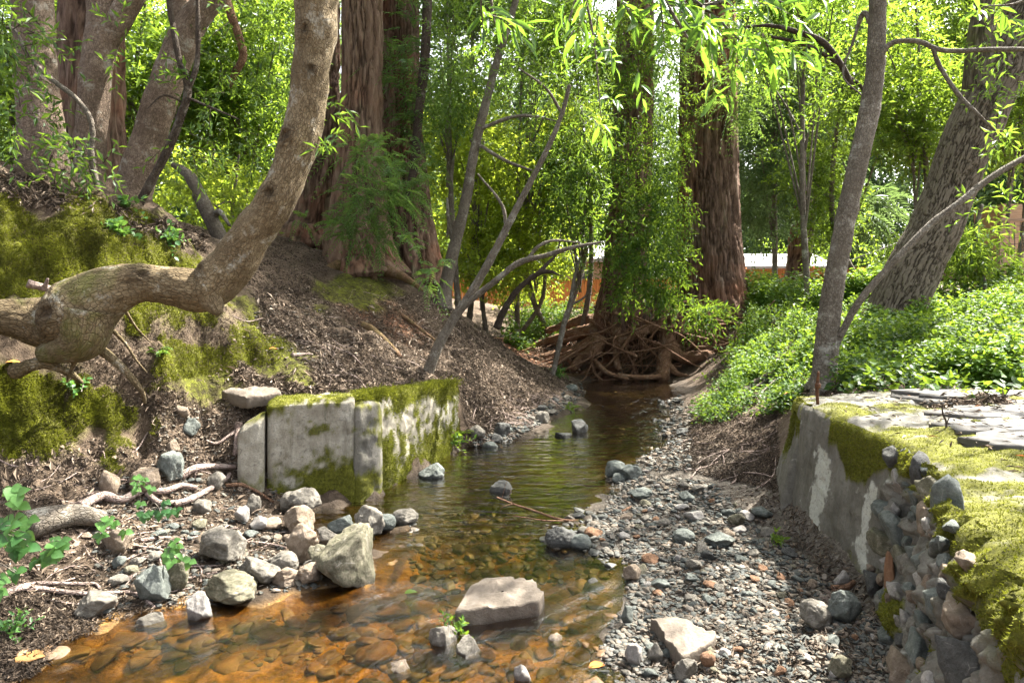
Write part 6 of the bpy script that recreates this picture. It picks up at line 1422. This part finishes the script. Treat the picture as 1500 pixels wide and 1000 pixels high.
def house(name, label, x0, x1, y0, y1, zb, ze, zr, win, wall='house', roof='roof'):
    root = thing(name, label, 'house', ((x0 + x1) / 2, (y0 + y1) / 2, zb)); mb = MB(); box(mb, ((x0 + x1) / 2, (y0 + y1) / 2, (zb + ze) / 2), (x1 - x0, y1 - y0, ze - zb)); mb.build('wall', M[wall], root, False)
    mb = MB(); ym = (y0 + y1) / 2; o = .4; V = [(x0 - o, y0 - o, ze - .02), (x1 + o, y0 - o, ze - .02), (x1 + o, ym, zr), (x0 - o, ym, zr), (x1 + o, y1 + o, ze - .02), (x0 - o, y1 + o, ze - .02)]
    V = V + [(a, b, c + .14) for a, b, c in V]
    mb.add(V, [(6, 7, 8, 9), (9, 8, 10, 11), (0, 3, 2, 1), (3, 5, 4, 2), (0, 1, 7, 6), (5, 11, 10, 4), (0, 6, 9, 3), (3, 9, 11, 5), (1, 2, 8, 7), (2, 4, 10, 8)]); mb.build('roof', M[roof], root, False)
    for wx, wz, ww, wh in win:
        f = MB(); e = .06
        for c, s in (((wx, y0 - .03, wz + wh / 2 + e / 2), (ww + 2 * e, .07, e)), ((wx, y0 - .03, wz - wh / 2 - e / 2), (ww + 2 * e, .07, e)), ((wx - ww / 2 - e / 2, y0 - .03, wz), (e, .06, wh)), ((wx + ww / 2 + e / 2, y0 - .03, wz), (e, .06, wh))): box(f, c, s)
        fo = f.build('window', M['trim'], root, False); gl = MB(); box(gl, (wx, y0 - .012, wz), (ww, .02, wh)); gl.build('pane', M['glass'], fo, False)
house('house', 'beige house with a bright pale roof behind the orange fence', 2.35, 4.9, 29, 34, 1, 2.95, 3.9, [(3.0, 2.2, .6, .7)])
house('shed', 'low shed roof glimpsed pale beyond the ivy right of the huge redwood', 9.5, 12.4, 27, 31, 1.2, 2.55, 3.15, [(11.2, 2.1, .6, .5)])
def deck():
    root = thing('house_deck', 'raised wooden deck with a wire mesh railing at the right edge', 'deck', (9.4, 12.6, 1.3)); x0, x1, y0, y1, zt = 8.72, 12.5, 12.2, 16, 1.95
    mb = MB(); box(mb, ((x0 + x1) / 2, (y0 + y1) / 2, zt), (x1 - x0, y1 - y0, .12)); box(mb, ((x0 + x1) / 2, y0 - .03, zt - .16), (x1 - x0, .05, .2)); mb.build('platform', M['deckwood'], root, False)
    for x in (x0 + .1, x0 + 1.3, x0 + 2.5): b = MB(); box(b, (x, y0 + .1, 1.5), (.12, .12, .8)); b.build('leg', M['deckwood'], root, False)
    for x in (x0 + .05, x0 + 1.2, x0 + 2.4): b = MB(); box(b, (x, y0 + .05, zt + .5), (.09, .09, .9)); b.build('post', M['deckwood'], root, False)
    b = MB(); box(b, ((x0 + x1) / 2, y0 + .05, zt + .97), (x1 - x0, .14, .05)); b.build('handrail', M['deckwood'], root, False)
    b = MB()
    for k in range(34): box(b, (x0 + .1 + k * .1, y0 + .05, zt + .5), (.008, .008, .86))
    for k in range(8): box(b, ((x0 + x1) / 2, y0 + .062, zt + .1 + k * .11), (x1 - x0, .008, .008))
    b.build('wire_mesh', M['wire'], root, False)
    b = MB(); box(b, (12.6, y1 + .5, 2.5), (2.2, 1, 2.4)); b.build('back_wall', M['deckwood'], root, False)
deck()
cb = MB(); tube(cb, [P(1040, 432, 20), P(1110, 417, 20), P(1190, 398, 19.8), P(1270, 372, 19.5), P(1380, 330, 19.2)], [.012] * 5, 6, 50, 'slim', 1); tag(cb.build('cable', M['cable']), 'thin pale overhead cable crossing behind the slim grey tree', 'cable')

# ------------------------------------------------------------------ camera, light
AZ, EL = R_(56), R_(54)         # the sun stands beyond the creek, to the right
sun_dir = Vector((math.sin(AZ) * math.cos(EL), math.cos(AZ) * math.cos(EL), math.sin(EL)))
w = bpy.data.worlds.new('World'); SC.world = w; w.use_nodes = True; nt = w.node_tree; nt.nodes.clear()
sky = nt.nodes.new('ShaderNodeTexSky'); sky.sky_type = 'NISHITA'; sky.sun_disc = False; sky.sun_elevation = EL; sky.sun_rotation = AZ; sky.dust_density = 5; sky.air_density = .7; sky.ozone_density = .3
bg = nt.nodes.new('ShaderNodeBackground'); bg.inputs[1].default_value = .115; o = nt.nodes.new('ShaderNodeOutputWorld')
hs = nt.nodes.new('ShaderNodeHueSaturation'); hs.inputs['Saturation'].default_value = .35; hs.inputs['Value'].default_value = 1.0; nt.links.new(sky.outputs[0], hs.inputs['Color']); nt.links.new(hs.outputs[0], bg.inputs[0]); nt.links.new(bg.outputs[0], o.inputs[0])
sl = bpy.data.lights.new('sun', 'SUN'); sl.energy = 5.0; sl.angle = R_(.55); sl.color = (1, .95, .86); so = bpy.data.objects.new('sun', sl); COL.objects.link(so)
so.rotation_euler = (-sun_dir).to_track_quat('-Z', 'Y').to_euler(); so.location = (0, 0, 30)
cam = bpy.data.cameras.new('camera'); co = bpy.data.objects.new('camera', cam); COL.objects.link(co); co.location = (0, 0, CAMZ); co.rotation_euler = (R_(90), 0, 0)
cam.sensor_width = 36; cam.lens = 24; cam.shift_y = -70 / 1500; cam.clip_start = .05; cam.clip_end = 2000; SC.camera = co
vs = SC.view_settings; vs.view_transform = 'Standard'; vs.look = 'None'; vs.gamma = 1; vs.use_curve_mapping = False; vs.exposure = 2.75
SC.render.engine = 'CYCLES'; cy = SC.cycles
cy.max_bounces = 7; cy.diffuse_bounces = 4; cy.glossy_bounces = 3; cy.transmission_bounces = 5; cy.transparent_max_bounces = 8; cy.use_adaptive_sampling = True; cy.adaptive_threshold = .02
cy.caustics_reflective = False; cy.caustics_refractive = False; cy.sample_clamp_indirect = 6
